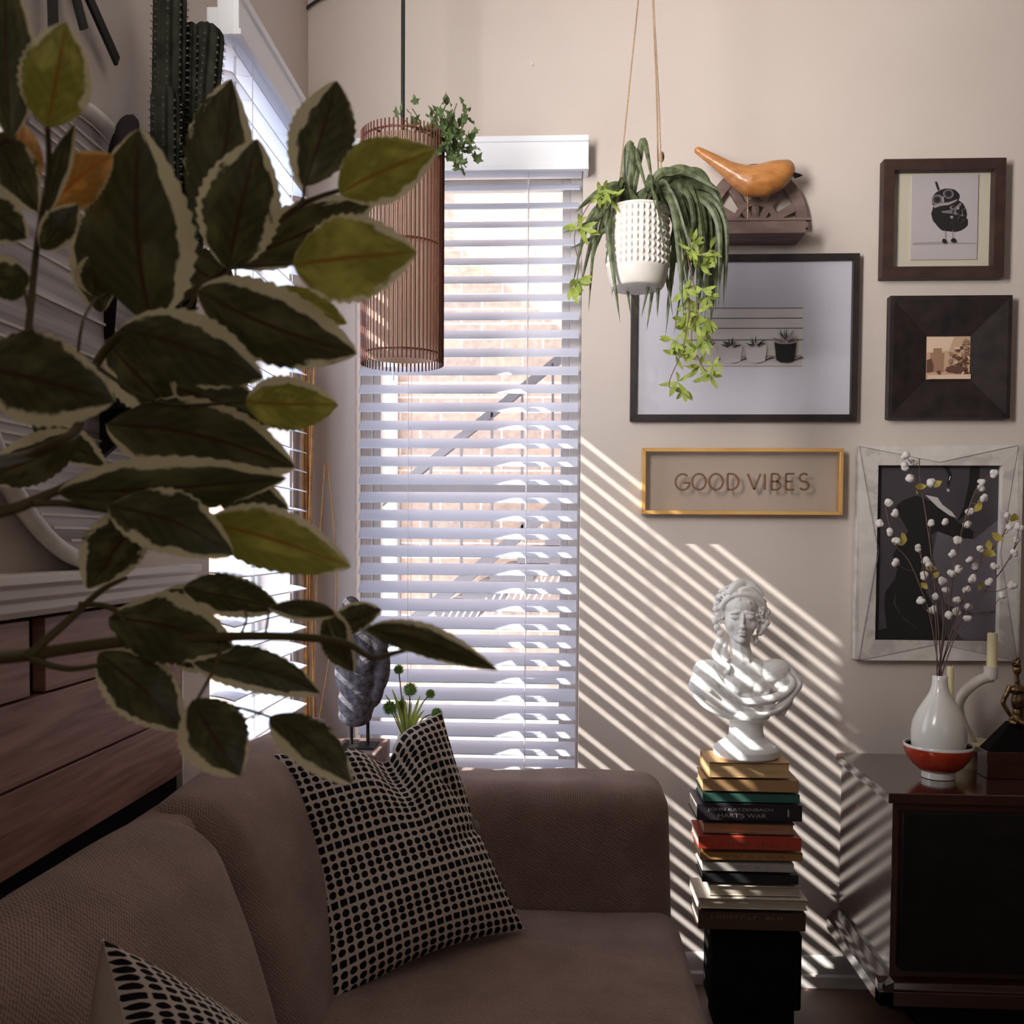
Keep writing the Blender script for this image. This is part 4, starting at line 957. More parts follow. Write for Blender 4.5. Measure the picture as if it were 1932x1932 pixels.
# 5 the GOOD VIBES box sign
SD = .034; r, Y, (x0, x1, z0, z1) = frame('box_sign', 'clear acrylic box sign with amber edges reading GOOD VIBES', (1212, 845, 1590, 972), 7, SD, 'gold_acrylic', None, cat='sign')
mesh('front_panel', MB().box((x0, Y+.002, z0), (x1, Y+.004, z1)), 'acrylic', r)
LT = MB(); Yl = Y+.0012
def Q(x, y): return P(x, y, y=Yl)
def stroke(pts, closed=False, w=1.9):
    pts = [Q(*p) for p in pts]; n = len(pts); L = []; R = []
    for i, p in enumerate(pts):
        if closed: tg = pts[(i+1) % n]-pts[i-1]
        else: tg = pts[min(i+1, n-1)]-pts[max(i-1, 0)]
        s = tg.cross(Vector((0, 1, 0))).normalized()*w*S(Yl); L.append(p+s); R.append(p-s)
    m = len(L); d = Vector((0, .0008, 0)); vs = L+R+[p-d for p in L]+[p-d for p in R]; fs = []
    for i in range(m if closed else m-1):
        j = (i+1) % m; fs += [(i, j, m+j, m+i), (2*m+i, 2*m+j, 3*m+j, 3*m+i), (i, j, 2*m+j, 2*m+i), (m+i, m+j, 3*m+j, 3*m+i)]
    if not closed: fs += [(0, m, 3*m, 2*m), (m-1, 2*m-1, 4*m-1, 3*m-1)]
    LT.add(vs, fs)
def arc(cx, cy, rx, ry, a0, a1, n=20): return [(cx+rx*math.cos(math.radians(a0+(a1-a0)*i/n)), cy-ry*math.sin(math.radians(a0+(a1-a0)*i/n))) for i in range(n+1)]
yc = 909; H = 15
stroke(arc(1288, yc+.5, 13.5, H, 48, 352)); stroke([(1289, yc+2), (1301.5, yc+2), (1301.5, yc+4)])
stroke(arc(1319, yc, 13, H, 0, 342), True); stroke(arc(1351, yc, 13, H, 0, 342), True)
stroke([(1373, yc-H), (1373, yc+H)]); stroke([(1373, yc-H), (1379, yc-H)]+arc(1379, yc, 14.5, H, 90, -90)[1:]+[(1373, yc+H)])
stroke([(1411, yc-H), (1423, yc+H)]); stroke([(1435, yc-H), (1423, yc+H)]); stroke([(1443, yc-H), (1443, yc+H)])
stroke([(1456, yc-H), (1456, yc+H)]); stroke([(1456, yc-H), (1463, yc-H)]+arc(1463, yc-H*.52, 8, H*.48, 90, -90)[1:]+[(1456, yc-.5)]); stroke(arc(1464, yc+H*.48, 9, H*.52, 84, -90)+[(1456, yc+H)])
stroke([(1483, yc-H), (1483, yc+H)]); 
for q, e in ((-H, 1499), (-.5, 1496), (H, 1499)): stroke([(1483, yc+q), (e, yc+q)])
stroke(arc(1517, yc-H*.52, 8, H*.5, 35, 270, 14)+arc(1517, yc+H*.48, 9, H*.52, 90, -145, 14)[1:])
mesh('lettering', LT, 'letter_brown', r)
# screw in the wall
o_ = mesh('wall_nail', MB().ball(P(1004, 121, y=2.497), .0035, 10, 6), 'white_trim', smooth=180); tag(o_, 'tiny nail head high on the bare back wall', 'nail')

# wall shelf with arch ornament and bird
SY = 2.40
sh_ = thing('floating_shelf', (P(1440, 425, y=SY).x, 2.45, P(0, 440, y=SY).z), 'short dark brown ledge on the back wall holding the arch ornament', 'shelf')
a_ = P(1345, 413, y=SY); b__ = P(1527, 439, y=SY)
mesh('shelf_board', MB().box((a_.x, SY, b__.z), (b__.x-.008, YB-.001, a_.z)), 'weathered_wood', sh_, bevel=.001)
mesh('front_lip', MB().box((a_.x, SY-.004, a_.z-.006), (b__.x+.004, SY+.01, a_.z)), 'weathered_wood', sh_, bevel=.001)
AR = MB(); ac = P(1425, 412, y=SY+.08); ar = 96*S(SY+.08); zb0 = a_.z+.0005; ac.z = zb0
def annul(r0, r1, t0, t1, n=24, dy=0):
    pts = [(ac.x+r1*math.cos(t0+(t1-t0)*i/n), ac.z+.62*0+r1*1.22*math.sin(t0+(t1-t0)*i/n)) for i in range(n+1)]+[(ac.x+r0*math.cos(t1-(t1-t0)*i/n), ac.z+r0*1.22*math.sin(t1-(t1-t0)*i/n)) for i in range(n+1)]
    for i in range(n):
        q = [pts[i], pts[i+1], pts[-2-i], pts[-1-i]]; AR.prism([Vector((x, SY+.075+dy, z)) for x, z in q], (0, .014-2*dy, 0))
annul(ar*.80, ar, .0, PI, 30); AR.box((ac.x-ar*.999, SY+.0746, zb0), (ac.x+ar*.999, SY+.0895, zb0+.012))
for k, t_ in enumerate((.42, .95, 1.57, 2.19, 2.72)):
    d = Vector((math.cos(t_), 0, 1.22*math.sin(t_))); n_ = Vector((-d.z, 0, d.x)).normalized()*.0075
    c0 = Vector((ac.x, SY+.0775+.0003*k, zb0)); AR.prism([c0+d*ar*.08-n_, c0+d*ar*.08+n_, c0+d*ar*.85+n_*1.5, c0+d*ar*.85-n_*1.5], (0, .009, 0))
annul(ar*.36, ar*.46, .12, PI-.12, 20, .0012)
o_ = mesh('arch_ornament', AR, 'weathered_wood'); tag(o_, 'dark half round fan window ornament standing on the small ledge', 'ornament')
BY = SY-.0
def Bp(px, py, dy=0): return P(px, py, y=SY+.015+dy)
bd = thing('wooden_bird', (Bp(1411, 412).x, SY+.015, a_.z), 'orange brown carved wooden bird with a long raised tail on a rod', 'figurine')
k = S(SY); bb = MB()
spine = [(1317, 284, 7.5, 7), (1332, 293, 10, 8), (1350, 304, 12.5, 10), (1368, 316, 15, 13), (1385, 327, 20, 17), (1402, 336, 26, 22), (1420, 342, 31, 26), (1440, 340, 33, 28), (1458, 333, 31, 27), (1472, 326, 25, 24), (1481, 323, 19, 19)]
E(bb, 1482, 322, 18, 20, 16, 0, 0, Bp, k); 
for i in range(len(spine)-1):
    for j in range(4):
        t_ = j/4; a, b = spine[i], spine[i+1]; x, y, rz, ry = [a[q]*(1-t_)+b[q]*t_ for q in range(4)]
        E(bb, x, y, rz, rz*.9, ry, 0, 0, Bp, k)
blob('body', bb, 'art_wood_amber', bd, .0022, 6)
mesh('beak', MB().lathe([(.0075, 0), (.004, .012), (.0003, .020)], Bp(1499, 331), 10, M=Matrix.Rotation(PI/2, 3, 'Y')), 'black_paint', bd, smooth=60)
mesh('rod', MB().tube([Bp(1411, 370), Vector((Bp(1411, 400).x, SY+.015, a_.z))], .0018, 8), 'bronze', bd)

# ================================================================ BOOK STACK, PEDESTAL, BUST
PY = 2.25
a_ = P(1342, 1762, y=PY); b_ = P(1512, 1910, y=PY)
o_ = mesh('pedestal_stool', rbox((a_.x, PY, b_.z), (b_.x, PY+.12, P(1420, 1761, y=PY).z), .008, 3).box((a_.x+.012, PY+.02, 0), (b_.x-.012, PY+.11, b_.z+.001)), 'black_matte', smooth=60); tag(o_, 'black box shaped stool on the floor under the stack of books', 'stool')
def bookmat(n, c, c2=None): noisy(n, c, c2 or tuple(q*.85 for q in c), 30, .5, spec=.3)
for n, c in (('cloth_tan', (.42, .25, .11)), ('cloth_brown', (.33, .19, .085)), ('cloth_green', (.035, .10, .08)), ('cloth_black', (.022, .018, .024)), ('cloth_red', (.42, .055, .03)), ('cloth_ochre', (.42, .22, .08)),
             ('cloth_grey', (.42, .39, .35)), ('cloth_ink', (.02, .02, .022)), ('cloth_cream', (.50, .44, .36)), ('cloth_umber', (.085, .05, .035)), ('pages_tan', (.60, .40, .20)), ('pages_rust', (.50, .24, .13)), ('pages_cream', (.62, .55, .45)), ('ink_gold', (.45, .36, .24))):
    m, t, b = nt(n, c, .7 if 'pages' in n else .45, spec=.3)
    if 'pages' in n:
        w = N(t, 'ShaderNodeTexNoise', inp={'Scale': 12, 'Detail': 4}); t.links.new(coords(t, 'Object', (1, 1, 60)), w.inputs[0])
        t.links.new(ramp(t, w.outputs[0], [(.3, tuple(q*.6 for q in c)), (.7, c)]), b.inputs['Base Color'])
def worn_marks(n, width, height, mat, parent, o, ux):
    "lettering too worn and small to read: a row of letter-like strokes"
    mb = MB(); R = random.Random(n); ux = Vector(ux); uz = Vector((0, 0, 1)); o = Vector(o); st = width/n; w = st*.13
    def q(a, b, c, d): mb.add([o+ux*a+uz*b, o+ux*c+uz*b, o+ux*c+uz*d, o+ux*a+uz*d], [(0, 1, 2, 3)])
    for i in range(n):
        x = st*i
        if R.random() < .12: continue
        q(x, 0, x+w, height)
        k = R.randrange(4)
        if k == 0: q(x+st*.5, 0, x+st*.5+w, height); q(x+w, height*.45, x+st*.5, height*.58)
        if k == 1: q(x+w, height*.87, x+st*.6, height)
        if k == 2: q(x+w, 0, x+st*.6, height*.13)
        if k == 3: q(x+st*.5, height*.1, x+st*.5+w, height*.9); q(x+w, height*.87, x+st*.5, height)
    return mesh('spine_lettering', mb, mat, parent)
def text_mesh(body, width, height, mat, parent, origin, ux=(1, 0, 0), uz=(0, 0, 1), name='spine_lettering', depth=.0003, align='CENTER'):
    cu = bpy.data.curves.new('txt', 'FONT'); cu.body = body; cu.size = 1; cu.align_x = 'LEFT'
    ob = bpy.data.objects.new('txt', cu); me = bpy.data.meshes.new_from_object(ob); bpy.data.objects.remove(ob)
    xs = [v.co.x for v in me.vertices]; ys = [v.co.y for v in me.vertices]
    mb = MB(); ux = Vector(ux); uz = Vector(uz); o = Vector(origin)
    mb.add([o+ux*((v.co.x-min(xs))/(max(xs)-min(xs))*width)+uz*((v.co.y-min(ys))/(max(ys)-min(ys))*height) for v in me.vertices], [tuple(p.vertices) for p in me.polygons])
    return mesh(name, mb, mat, parent)
def book(x0, x1, yt, yb, cover, pages, spine, label, rot=0, texts=(), fy=0, dep=.125, th=.0022):
    Y = 2.245+fy; a = P(x0, yt, y=Y); b = P(x1, yb, y=Y)
    z0, z1 = b.z, a.z; X0, X1 = a.x, b.x
    r = thing('book', ((X0+X1)/2, Y+dep/2, z0), label, 'book', 'books stacked on the black stool')
    c = Vector(((X0+X1)/2, Y+dep/2, 0)); M = Matrix.Translation(c) @ Matrix.Rotation(math.radians(rot), 4, 'Z') @ Matrix.Translation(-c)
    cv = MB(); cv.box((X0, Y, z0), (X1, Y+dep, z0+th), M).box((X0, Y, z1-th), (X1, Y+dep, z1), M)
    if spine: cv.box((X0, Y, z0), (X1, Y+.003, z1), M)
    else: cv.box((X0, Y+dep-.003, z0), (X1, Y+dep, z1), M)
    cvo = mesh('cover', cv, cover, r, bevel=.0012)
    g = .003; pg = MB(); pg.box((X0+g, Y+(.003 if spine else .004), z0+th), (X1-g, Y+dep-.004, z1-th), M); mesh('page_block', pg, pages, r)
    for (s, u0, u1, v0, v1, mt_) in texts:
        p0 = M @ Vector((X0+(X1-X0)*u0, Y-.0004, z0+(z1-z0)*v0)); p1 = M @ Vector((X0+(X1-X0)*u1, Y-.0004, 0)); d = (p1-p0); d.z = 0
        if s[0] == '#': worn_marks(int(s[1:]), d.length, (z1-z0)*(v1-v0), mt_, cvo, p0, d.normalized()); continue
        text_mesh(s, d.length, (z1-z0)*(v1-v0), mt_, cvo, p0, d.normalized())
    return z1
bk = [(1336, 1491, 1437, 1469.5, 'cloth_tan', 'pages_tan', 0, 'tan book with yellowed page edges, topmost under the bust', 1, ()),
      (1327, 1508, 1470, 1496, 'cloth_brown', 'pages_tan', 1, 'golden brown book just above the dark green one', -1, ()),
      (1326, 1509, 1496.5, 1516, 'cloth_green', 'pages_cream', 1, 'dark green book in the upper part of the stack', 0, ()),
      (1314, 1513, 1517, 1551, 'cloth_black', 'pages_cream', 1, 'thick black book with pale capital lettering on its spine', 1, (('JOHN KATZENBACH', .1, .72, .56, .80, 'ink_mid'), ("HART'S WAR", .2, .66, .20, .46, 'ink_mid'), ('I', .86, .875, .3, .75, 'ink_gold'))),
      (1327, 1500, 1551.5, 1577, 'cloth_umber', 'pages_rust', 0, 'book showing rust coloured page edges above the red book', -1, ()),
      (1318, 1512, 1578, 1606, 'cloth_red', 'pages_cream', 1, 'bright red book with dark spine lettering', 0, (('#13', .2, .80, .22, .62, 'ink_sepia_dark'), ('#2', .86, .93, .25, .65, 'ink_sepia_dark'))),
      (1320, 1514, 1606.5, 1626, 'cloth_ochre', 'pages_cream', 1, 'ochre brown book directly below the red one', 1, (('#16', .24, .84, .3, .72, 'ink_sepia_dark'),)),
      (1325, 1498, 1626.5, 1647, 'cloth_grey', 'pages_cream', 1, 'pale grey book with faint lettering', 0, (('#10', .38, .78, .3, .7, 'ink_grey'),)),
      (1326, 1507, 1647.5, 1669, 'cloth_ink', 'pages_cream', 1, 'thin plain black book below the pale grey one', -1, ()),
      (1337, 1511, 1670, 1693, 'cloth_cream', 'pages_cream', 0, 'narrow cream book resting on the wide cream one', 1, ()),
      (1316, 1524, 1693.5, 1719, 'cloth_cream', 'pages_cream', 0, 'wide flat cream book, widest of the stack', 0, ()),
      (1318, 1520, 1719.5, 1758, 'cloth_umber', 'pages_cream', 1, 'thick dark brown book at the bottom of the stack', 0, (('GEORGE ORWELL', .12, .85, .62, .80, 'ink_sepia_dark'),))]
bk[-1] = bk[-1][:9]+((('#12', .12, .80, .62, .80, 'ink_sepia_mid'),),)
for q in bk: top = book(*q, fy=(-.012 if q[0] < 1320 else 0), dep=.12+(.015 if q[0] < 1320 else 0)) if q is not bk[0] else book(*q)
BT = P(1336, 1437, y=2.245).z
BYd = 2.31
def Bu(px, py, dy=0): return P(px, py, y=BYd+dy)
zoff = BT-Bu(1405, 1433).z
k = S(BYd); bm_ = MB()
def e(px, py, rx, rz, ry=None, dy=0, rot=0, m=None):
    c = Bu(px, py, 0)+Vector((0, dy, zoff)); M_ = Matrix.Rotation(math.radians(rot), 3, 'Y')
    (m or bm_).ball(c, (rx*k, (ry or rx)*k, rz*k), 18, 12, M_)
def tb_(pts, r, m=None):
    ps = [Bu(x, y, 0)+Vector((0, dy, zoff)) for x, y, dy in pts]; n = 6; b = bez(ps, n)
    if isinstance(r, (list, tuple)):
        rr = [r[min(int(i/n), len(r)-1)]*(1-(i % n)/n)+r[min(int(i/n)+1, len(r)-1)]*((i % n)/n) for i in range(len(b))]
    else: rr = [r]*len(b)
    (m or bm_).tube(b, [q*k for q in rr], 10)
c0 = Bu(1407, 1433)+Vector((0, 0, zoff)); c0.z = BT
so_ = [(0, 0), (56, 0), (60, 4), (60, 16), (55, 22), (42, 30), (33, 38), (31, 52), (31, 66), (34, 70), (42, 74), (44, 80), (42, 86), (36, 90), (36, 96), (30, 110), (0, 112)]
bust = thing('plaster_bust', c0, 'white plaster bust of a curly haired woman on top of the book stack', 'bust')
bm_.lathe([(r*k, z*k) for r, z in so_], c0, 40)
# trunk, shoulders
e(1400, 1290, 62, 46, 32); e(1402, 1320, 52, 36, 30); e(1404, 1342, 38, 22, 28); e(1350, 1284, 46, 30, 28, 0, 26); e(1450, 1280, 44, 28, 27, 0, -22); e(1400, 1270, 52, 24, 25); e(1400, 1296, 50, 26, 24, -.018)
e(1332, 1300, 33, 28, 26); e(1468, 1294, 31, 25, 25); e(1382, 1302, 25, 19, 14, -.030); e(1424, 1300, 25, 19, 14, -.030)
tb_([(1402, 1268, .002), (1399, 1245, 0), (1396, 1222, 0), (1397, 1200, .004)], [28, 21, 19, 21])
e(1397, 1160, 35, 45, 40, .012); e(1395, 1178, 29, 38, 30, -.012); e(1393, 1205, 14, 13, 16, -.024); e(1395, 1148, 30, 22, 28, -.012)
e(1393.5, 1174, 3.8, 15, 7, -.051, 2); e(1393, 1185, 5.6, 4, 6.5, -.056); e(1380, 1160, 10, 2.6, 5, -.0465, -10); e(1408, 1160, 10, 2.6, 5, -.0465, 10)
e(1380, 1168, 8, 4.6, 5, -.0465); e(1408, 1168, 8, 4.6, 5, -.0465); e(1377, 1183, 11, 12, 10, -.031); e(1411, 1183, 11, 12, 10, -.031)
e(1393, 1195.5, 8, 2.3, 5, -.050); e(1393, 1200.5, 6.8, 2.6, 5, -.049); e(1393, 1211, 7.5, 6, 8, -.041)
R1 = random.Random(31)
for q in range(230):
    a = R1.uniform(0, 2*PI); el = R1.uniform(-.6, 1.5); x = 1398+45*math.cos(el)*math.cos(a); dz_ = 45*math.sin(el); dy = .016+45*k*math.cos(el)*math.sin(a)*.95
    py = 1155-dz_
    if dy < -.004 and py > 1141 and 1364 < x < 1426: continue
    if py > 1190 and dy < .0: continue
    m0 = Bu(x, py, 0)+Vector((0, dy, zoff)); rr_ = R1.uniform(5.5, 8)*k; ph = R1.uniform(0, 6); s_ = R1.choice((-1, 1)); t2 = R1.uniform(-.6, .6)
    pts = [m0+Vector((rr_*.62*math.cos(ph+s_*t*.75), -.0015*t+rr_*.3*math.sin(t), rr_*.62*math.sin(ph+s_*t*.75)+t2*.001*t)) for t in range(7)]
    bm_.tube(pts, [rr_*.42*(1-.09*t) for t in range(7)], 7)
for q in range(26):
    t_ = q/25; a = PI*(.03+.94*t_); x = 1396+37*math.cos(a); py = 1154-28*math.sin(a); e(x, py, 5.5, 5, 6, -.014-.020*math.sin(a), R1.uniform(-60, 60))
for (x, y) in ((1441, 1170), (1445, 1181), (1439, 1190), (1432, 1199), (1354, 1165), (1348, 1177), (1352, 1189), (1358, 1200), (1434, 1160), (1446, 1160), (1350, 1155)): e(x, y, 6.5, 7, 7, -.008)
tb_([(1370, 1128, -.030), (1385, 1112, -.02), (1402, 1106, -.006), (1420, 1114, -.004), (1436, 1132, -.002)], [7, 9, 9, 9, 7])
tb_([(1390, 1122, -.034), (1410, 1118, -.024), (1432, 1140, -.018), (1442, 1160, -.010)], [5, 8, 8, 6])
tb_([(1362, 1212, .0), (1354, 1226, -.006), (1350, 1242, -.012), (1358, 1255, -.022), (1370, 1264, -.030), (1366, 1275, -.034)], [8, 9, 8, 8, 7, 4])
tb_([(1368, 1218, -.002), (1364, 1236, -.014), (1372, 1250, -.024)], [6, 7, 4])
tb_([(1424, 1205, .0), (1426, 1216, -.004), (1422, 1224, -.004)], [5, 5, 2])
# drapery
tb_([(1466, 1262, -.006), (1484, 1280, -.016), (1490, 1296, -.022), (1470, 1312, -.034), (1440, 1322, -.040), (1405, 1326, -.040), (1380, 1318, -.036)], [6, 7, 8, 9, 9, 8, 5])
tb_([(1478, 1258, .0), (1496, 1280, -.008), (1503, 1296, -.012), (1490, 1312, -.022), (1474, 1330, -.030), (1450, 1344, -.034), (1420, 1350, -.034)], [6, 8, 9, 8, 9, 8, 6])
tb_([(1503, 1294, -.010), (1496, 1302, -.016), (1488, 1316, -.02), (1480, 1336, -.022), (1458, 1352, -.024)], [5, 6, 7, 7, 5])
tb_([(1304, 1288, -.018), (1320, 1305, -.030), (1345, 1325, -.036), (1375, 1342, -.036), (1400, 1352, -.034)], [5, 7, 7, 7, 5])
tb_([(1312, 1272, -.020), (1335, 1290, -.034), (1360, 1315, -.038), (1385, 1335, -.038), (1408, 1348, -.036)], [4, 6, 6, 6, 5])
tb_([(1310, 1316, -.012), (1330, 1335, -.026), (1360, 1350, -.032), (1395, 1358, -.032), (1440, 1356, -.030)], [5, 6, 6, 6, 5])
tb_([(1340, 1262, -.022), (1352, 1285, -.036), (1375, 1310, -.042), (1400, 1328, -.042)], [4, 5, 5, 4])
e(1445, 1332, 14, 9, 8, -.036, 20); e(1470, 1345, 10, 9, 8, -.022)
blob('figure', bm_, 'plaster', bust, .0016, 1)
# ================================================================ SIDEBOARD AND WHAT STANDS ON IT
SX0, SX1, SF, SB = .70, 1.62, 2.10, 2.485
ztop = .607
sb2 = thing('sideboard', ((SX0+SX1)/2, 2.3, 0), 'dark glossy wooden sideboard against the back wall at the right edge', 'sideboard')
mesh('top_board', MB().box((SX0, SF-.012, ztop-.022), (SX1, SB, ztop)), 'sideboard_wood', sb2, bevel=.002)
mesh('body', MB().box((SX0+.013, SF, .205), (SX1-.01, SB, ztop-.022)), 'sideboard_wood', sb2, bevel=.002)
for x in (SX0+.03, SX0+.47):
    d_ = mesh('door', MB().box((x, SF-.016, .225), (x+.42, SF-.001, ztop-.04)), 'black_paint', sb2, bevel=.002)
    mesh('knob', MB().ball((x+(.39 if x < 1 else .03), SF-.026, .42), .012, 14, 10), 'black_paint', d_, smooth=180)
pm = MB(); board(pm, [(0, .155), (.030, .155), (.030, .185), (.022, .188), (.018, .200), (0, .208)], (SX0+.013, SF-.03, 0), (SX0+.013, SB, 0), (-1, 0, 0))
board(pm, [(0, .155), (.030, .155), (.030, .185), (.022, .188), (.018, .200), (0, .208)], (SX0-.017, SF, 0), (SX1, SF, 0), (0, -1, 0)); pm.box((SX0+.013, SF, .155), (SX1, SB, .206))
mesh('plinth_moulding', pm, 'sideboard_wood', sb2, bevel=.001)
mesh('base_block', MB().box((.845, SF+.01, 0), (SX1-.03, SB-.03, .156)), 'black_matte', sb2)
for x, y in ((.84, 2.44), (.82, 2.39)):
    if y > 2.42: continue
    mesh('foot', MB().lathe([(.012, 0), (.016, .03), (.022, .05), (.014, .07), (.024, .156)], (x, y, 0), 16), 'black_paint', sb2, smooth=60)
# red bowl, vase, cotton
VY = 2.24
vc = P(1770, 1440, y=VY); vx = vc.x; kv = S(VY)
bowl = MB().lathe([(r*kv, z*kv) for r, z in ((0, 0), (29, 0), (29, 12), (32, 14), (44, 24), (55, 38), (60, 52), (61, 62), (58, 62), (56, 52), (48, 36), (30, 22), (0, 20))], (vx, VY, ztop), 48)
# white foot and rim, red body: three materials on one bowl
o_ = thing('ceramic_bowl', (vx, VY, ztop), 'red glazed bowl with white rim and foot holding the white vase', 'bowl')
mesh('glazed_body', MB().lathe([(r*kv, z*kv) for r, z in ((29, 13), (33, 15), (44, 24), (55, 38), (60.5, 52), (61.3, 59), (59, 59), (56, 52), (48, 36), (30, 20), (0, 18))], (vx, VY, ztop), 48), 'red_glaze', o_, smooth=60)
mesh('foot_ring', MB().lathe([(r*kv, z*kv) for r, z in ((25, 0), (29, 1), (29, 14), (0, 14.5))], (vx, VY, ztop), 40), 'ceramic_white', o_, smooth=40)
mesh('rim', MB().lathe([(r*kv, z*kv) for r, z in ((61.3, 58.5), (61.5, 63), (60.5, 64), (58.5, 63), (58.5, 58.5), (61.3, 58.5))], (vx, VY, ztop), 48), 'ceramic_white', o_, smooth=60)
vp = [(0, 20), (38, 22), (46, 45), (48.5, 68), (49, 85), (46, 104), (38, 124), (26, 144), (18, 158), (14.5, 170), (13.5, 180), (13.5, 188), (11, 189.5), (9.5, 187), (9.5, 160), (0, 150)]
o_ = mesh('teardrop_vase', MB().lathe([(r*kv, z*kv) for r, z in vp], (vx, VY, ztop+.0015), 48), 'ceramic_white', smooth=60); tag(o_, 'white teardrop vase holding cotton stems inside the red bowl', 'vase')
mouth = Vector((vx, VY, ztop+185*kv))
ct = thing('cotton_stems', mouth, 'dried cotton branches with white bolls standing in the white vase', 'dried flowers')
def Cp(a, b, dy=0): return P(1600+a/4.39, 820+b/4.39, y=VY+dy)
R1 = random.Random(12)
br_ = [[(740, 1900), (690, 1560), (610, 1290), (500, 1040), (380, 900), (340, 740), (310, 580)], [(750, 1900), (740, 1500), (690, 1000), (640, 640), (600, 400), (590, 200)],
       [(800, 1900), (830, 1500), (880, 1100), (930, 850), (990, 640), (1080, 420), (1190, 330)], [(820, 1900), (900, 1500), (1020, 1200), (1150, 1000), (1290, 820), (1330, 690)],
       [(830, 1900), (960, 1500), (1130, 1300), (1290, 1100), (1400, 900)], [(800, 1900), (790, 1560), (760, 1300), (660, 1090)], [(780, 1900), (800, 1500), (840, 1200), (940, 1090)], [(820, 1900), (950, 1530), (1200, 1500)], [(760, 1900), (720, 1480), (640, 1180), (600, 960)]]
for i, b in enumerate(br_):
    dyt = (-.03, .03, -.01, .04, .0, -.05, -.03, .02, -.06)[i]; n = len(b)
    pts = [Cp(x, y, dyt*j/(n-1)) for j, (x, y) in enumerate(b)]; pts[0] = mouth+Vector((R1.uniform(-.006, .006), R1.uniform(-.006, .006), 0)); pts = [pts[0]-Vector((0, 0, .06))]+pts
    mesh('branch', MB().tube(bez(pts, 6), .0013, 6), 'twig', ct, smooth=60)
bolls = [(480, 180), (545, 222), (480, 262), (515, 365), (690, 400), (340, 565), (382, 652), (265, 735), (335, 810), (400, 880), (395, 1055), (585, 940), (680, 732), (800, 722), (1210, 325), (1105, 395), (1095, 445), (1125, 525), (1010, 640), (980, 735), (915, 870), (860, 985), (1100, 945), (1005, 1040), (1065, 1088), (645, 1042), (668, 1090), (630, 1170), (920, 1115), (855, 1150), (785, 1210), (1025, 1195), (1170, 1220), (985, 1285), (810, 1290), (720, 1345), (605, 1372), (900, 1370), (1000, 1425), (700, 1450), (840, 1490), (900, 1470), (990, 1515), (1215, 1090), (1310, 660), (1340, 765), (1390, 870), (1370, 980), (1360, 1245), (1270, 1330), (1420, 760)]
tw = MB()
for i, (a, b) in enumerate(bolls):
    c = Cp(a, b, R1.uniform(-.05, .03)); mb = MB(); r0 = R1.uniform(.0085, .0115)
    for j in range(5):
        d = Vector([R1.uniform(-1, 1) for _ in range(3)]).normalized()*r0*.42; mb.ball(c+d, [r0*R1.uniform(.55, .75) for _ in range(3)], 10, 7)
    mesh('cotton_boll', mb, 'cotton', ct, smooth=180)
    best = None
    for s_, bb_ in enumerate(br_):
        for j in range(len(bb_)-1):
            for t_ in (0, .33, .66):
                x = bb_[j][0]*(1-t_)+bb_[j+1][0]*t_; y = bb_[j][1]*(1-t_)+bb_[j+1][1]*t_
                if y > b+40:
                    dd = (x-a)**2+(y-b-60)**2*.6
                    if best is None or dd < best[0]: best = (dd, x, y)
    if best: q = Cp(best[1], best[2], 0); tw.tube(bez([q, q.lerp(c, .5)+Vector((0, 0, -.006)), c], 5), .0008, 5)
mesh('twigs', tw, 'twig', ct)
lf = MB()
for (a, b, s) in ((550, 430, 1), (580, 480, .8), (690, 430, 1), (400, 905, 1), (490, 880, .9), (385, 915, .8), (1050, 640, 1), (1070, 580, .8), (1230, 1000, 1.2), (1180, 960, 1), (740, 1110, 1), (700, 1190, .8), (1290, 880, 1.2), (1420, 700, 1.3), (1080, 1290, .9), (660, 1280, .8)):
    c = Cp(a, b, R1.uniform(-.03, .02)); petal(lf, c, Vector((R1.uniform(-1, 1), R1.uniform(-.3, .3), R1.uniform(-.2, .9))), .026*s, .008*s)
mesh('dry_leaves', lf, 'yellow_leaf', ct)
# candelabra: ring-armed ceramic holder with two candles
CY = 2.36
def Cq(px, py, dy=0): return P(px, py, y=CY+dy)
cd = thing('candle_holder', (Cq(1840, 1440).x, CY, ztop), 'pale ceramic curved arm candle holder behind the white vase', 'candle holder')
kc = S(CY)
mesh('curved_arm', MB().tube(bez([Cq(1872, 1277), Cq(1850, 1282), Cq(1822, 1303), Cq(1808, 1328), Cq(1812, 1358), Cq(1826, 1385), Cq(1835, 1405)], 8), 10*kc, 14), 'ceramic_matte', cd, smooth=180)
mesh('curved_arm', MB().tube(bez([Cq(1793, 1318), Cq(1797, 1340), Cq(1812, 1362)], 8), 8*kc, 12), 'ceramic_matte', cd, smooth=180)
mesh('socket', MB().lathe([(r*kc, z*kc) for r, z in ((0, 0), (11, 0), (12.5, 6), (12.5, 24), (10, 24), (10, 12), (0, 12))], Cq(1869, 1281), 20), 'ceramic_matte', cd, smooth=50)
mesh('base', MB().lathe([(r*kc, z*kc) for r, z in ((0, 0), (30, 0), (33, 8), (30, 28), (36, 32), (46, 36), (46, 46), (0, 46))], (Cq(1835, 1440).x, CY, ztop), 32), 'candle_wax', cd, smooth=40)
def candle(px0, py0, py1, r, label, Y):
    a = P(px0, py0, y=Y); b = P(px0, py1, y=Y)
    o_ = thing('candle', b, label, 'candle'); h = a.z-b.z
    wx = mesh('wax', MB().lathe([(0, 0), (r*kc, 0), (r*kc*.98, h-.004), (r*kc*.9, h), (r*kc*.6, h-.002), (0, h-.004)], b, 20), 'candle_wax', o_, smooth=50)
    mesh('wick', MB().tube([(b.x, b.y, a.z-.005), (b.x+.001, b.y, a.z+.004)], .0008, 5), 'black_paint', wx)
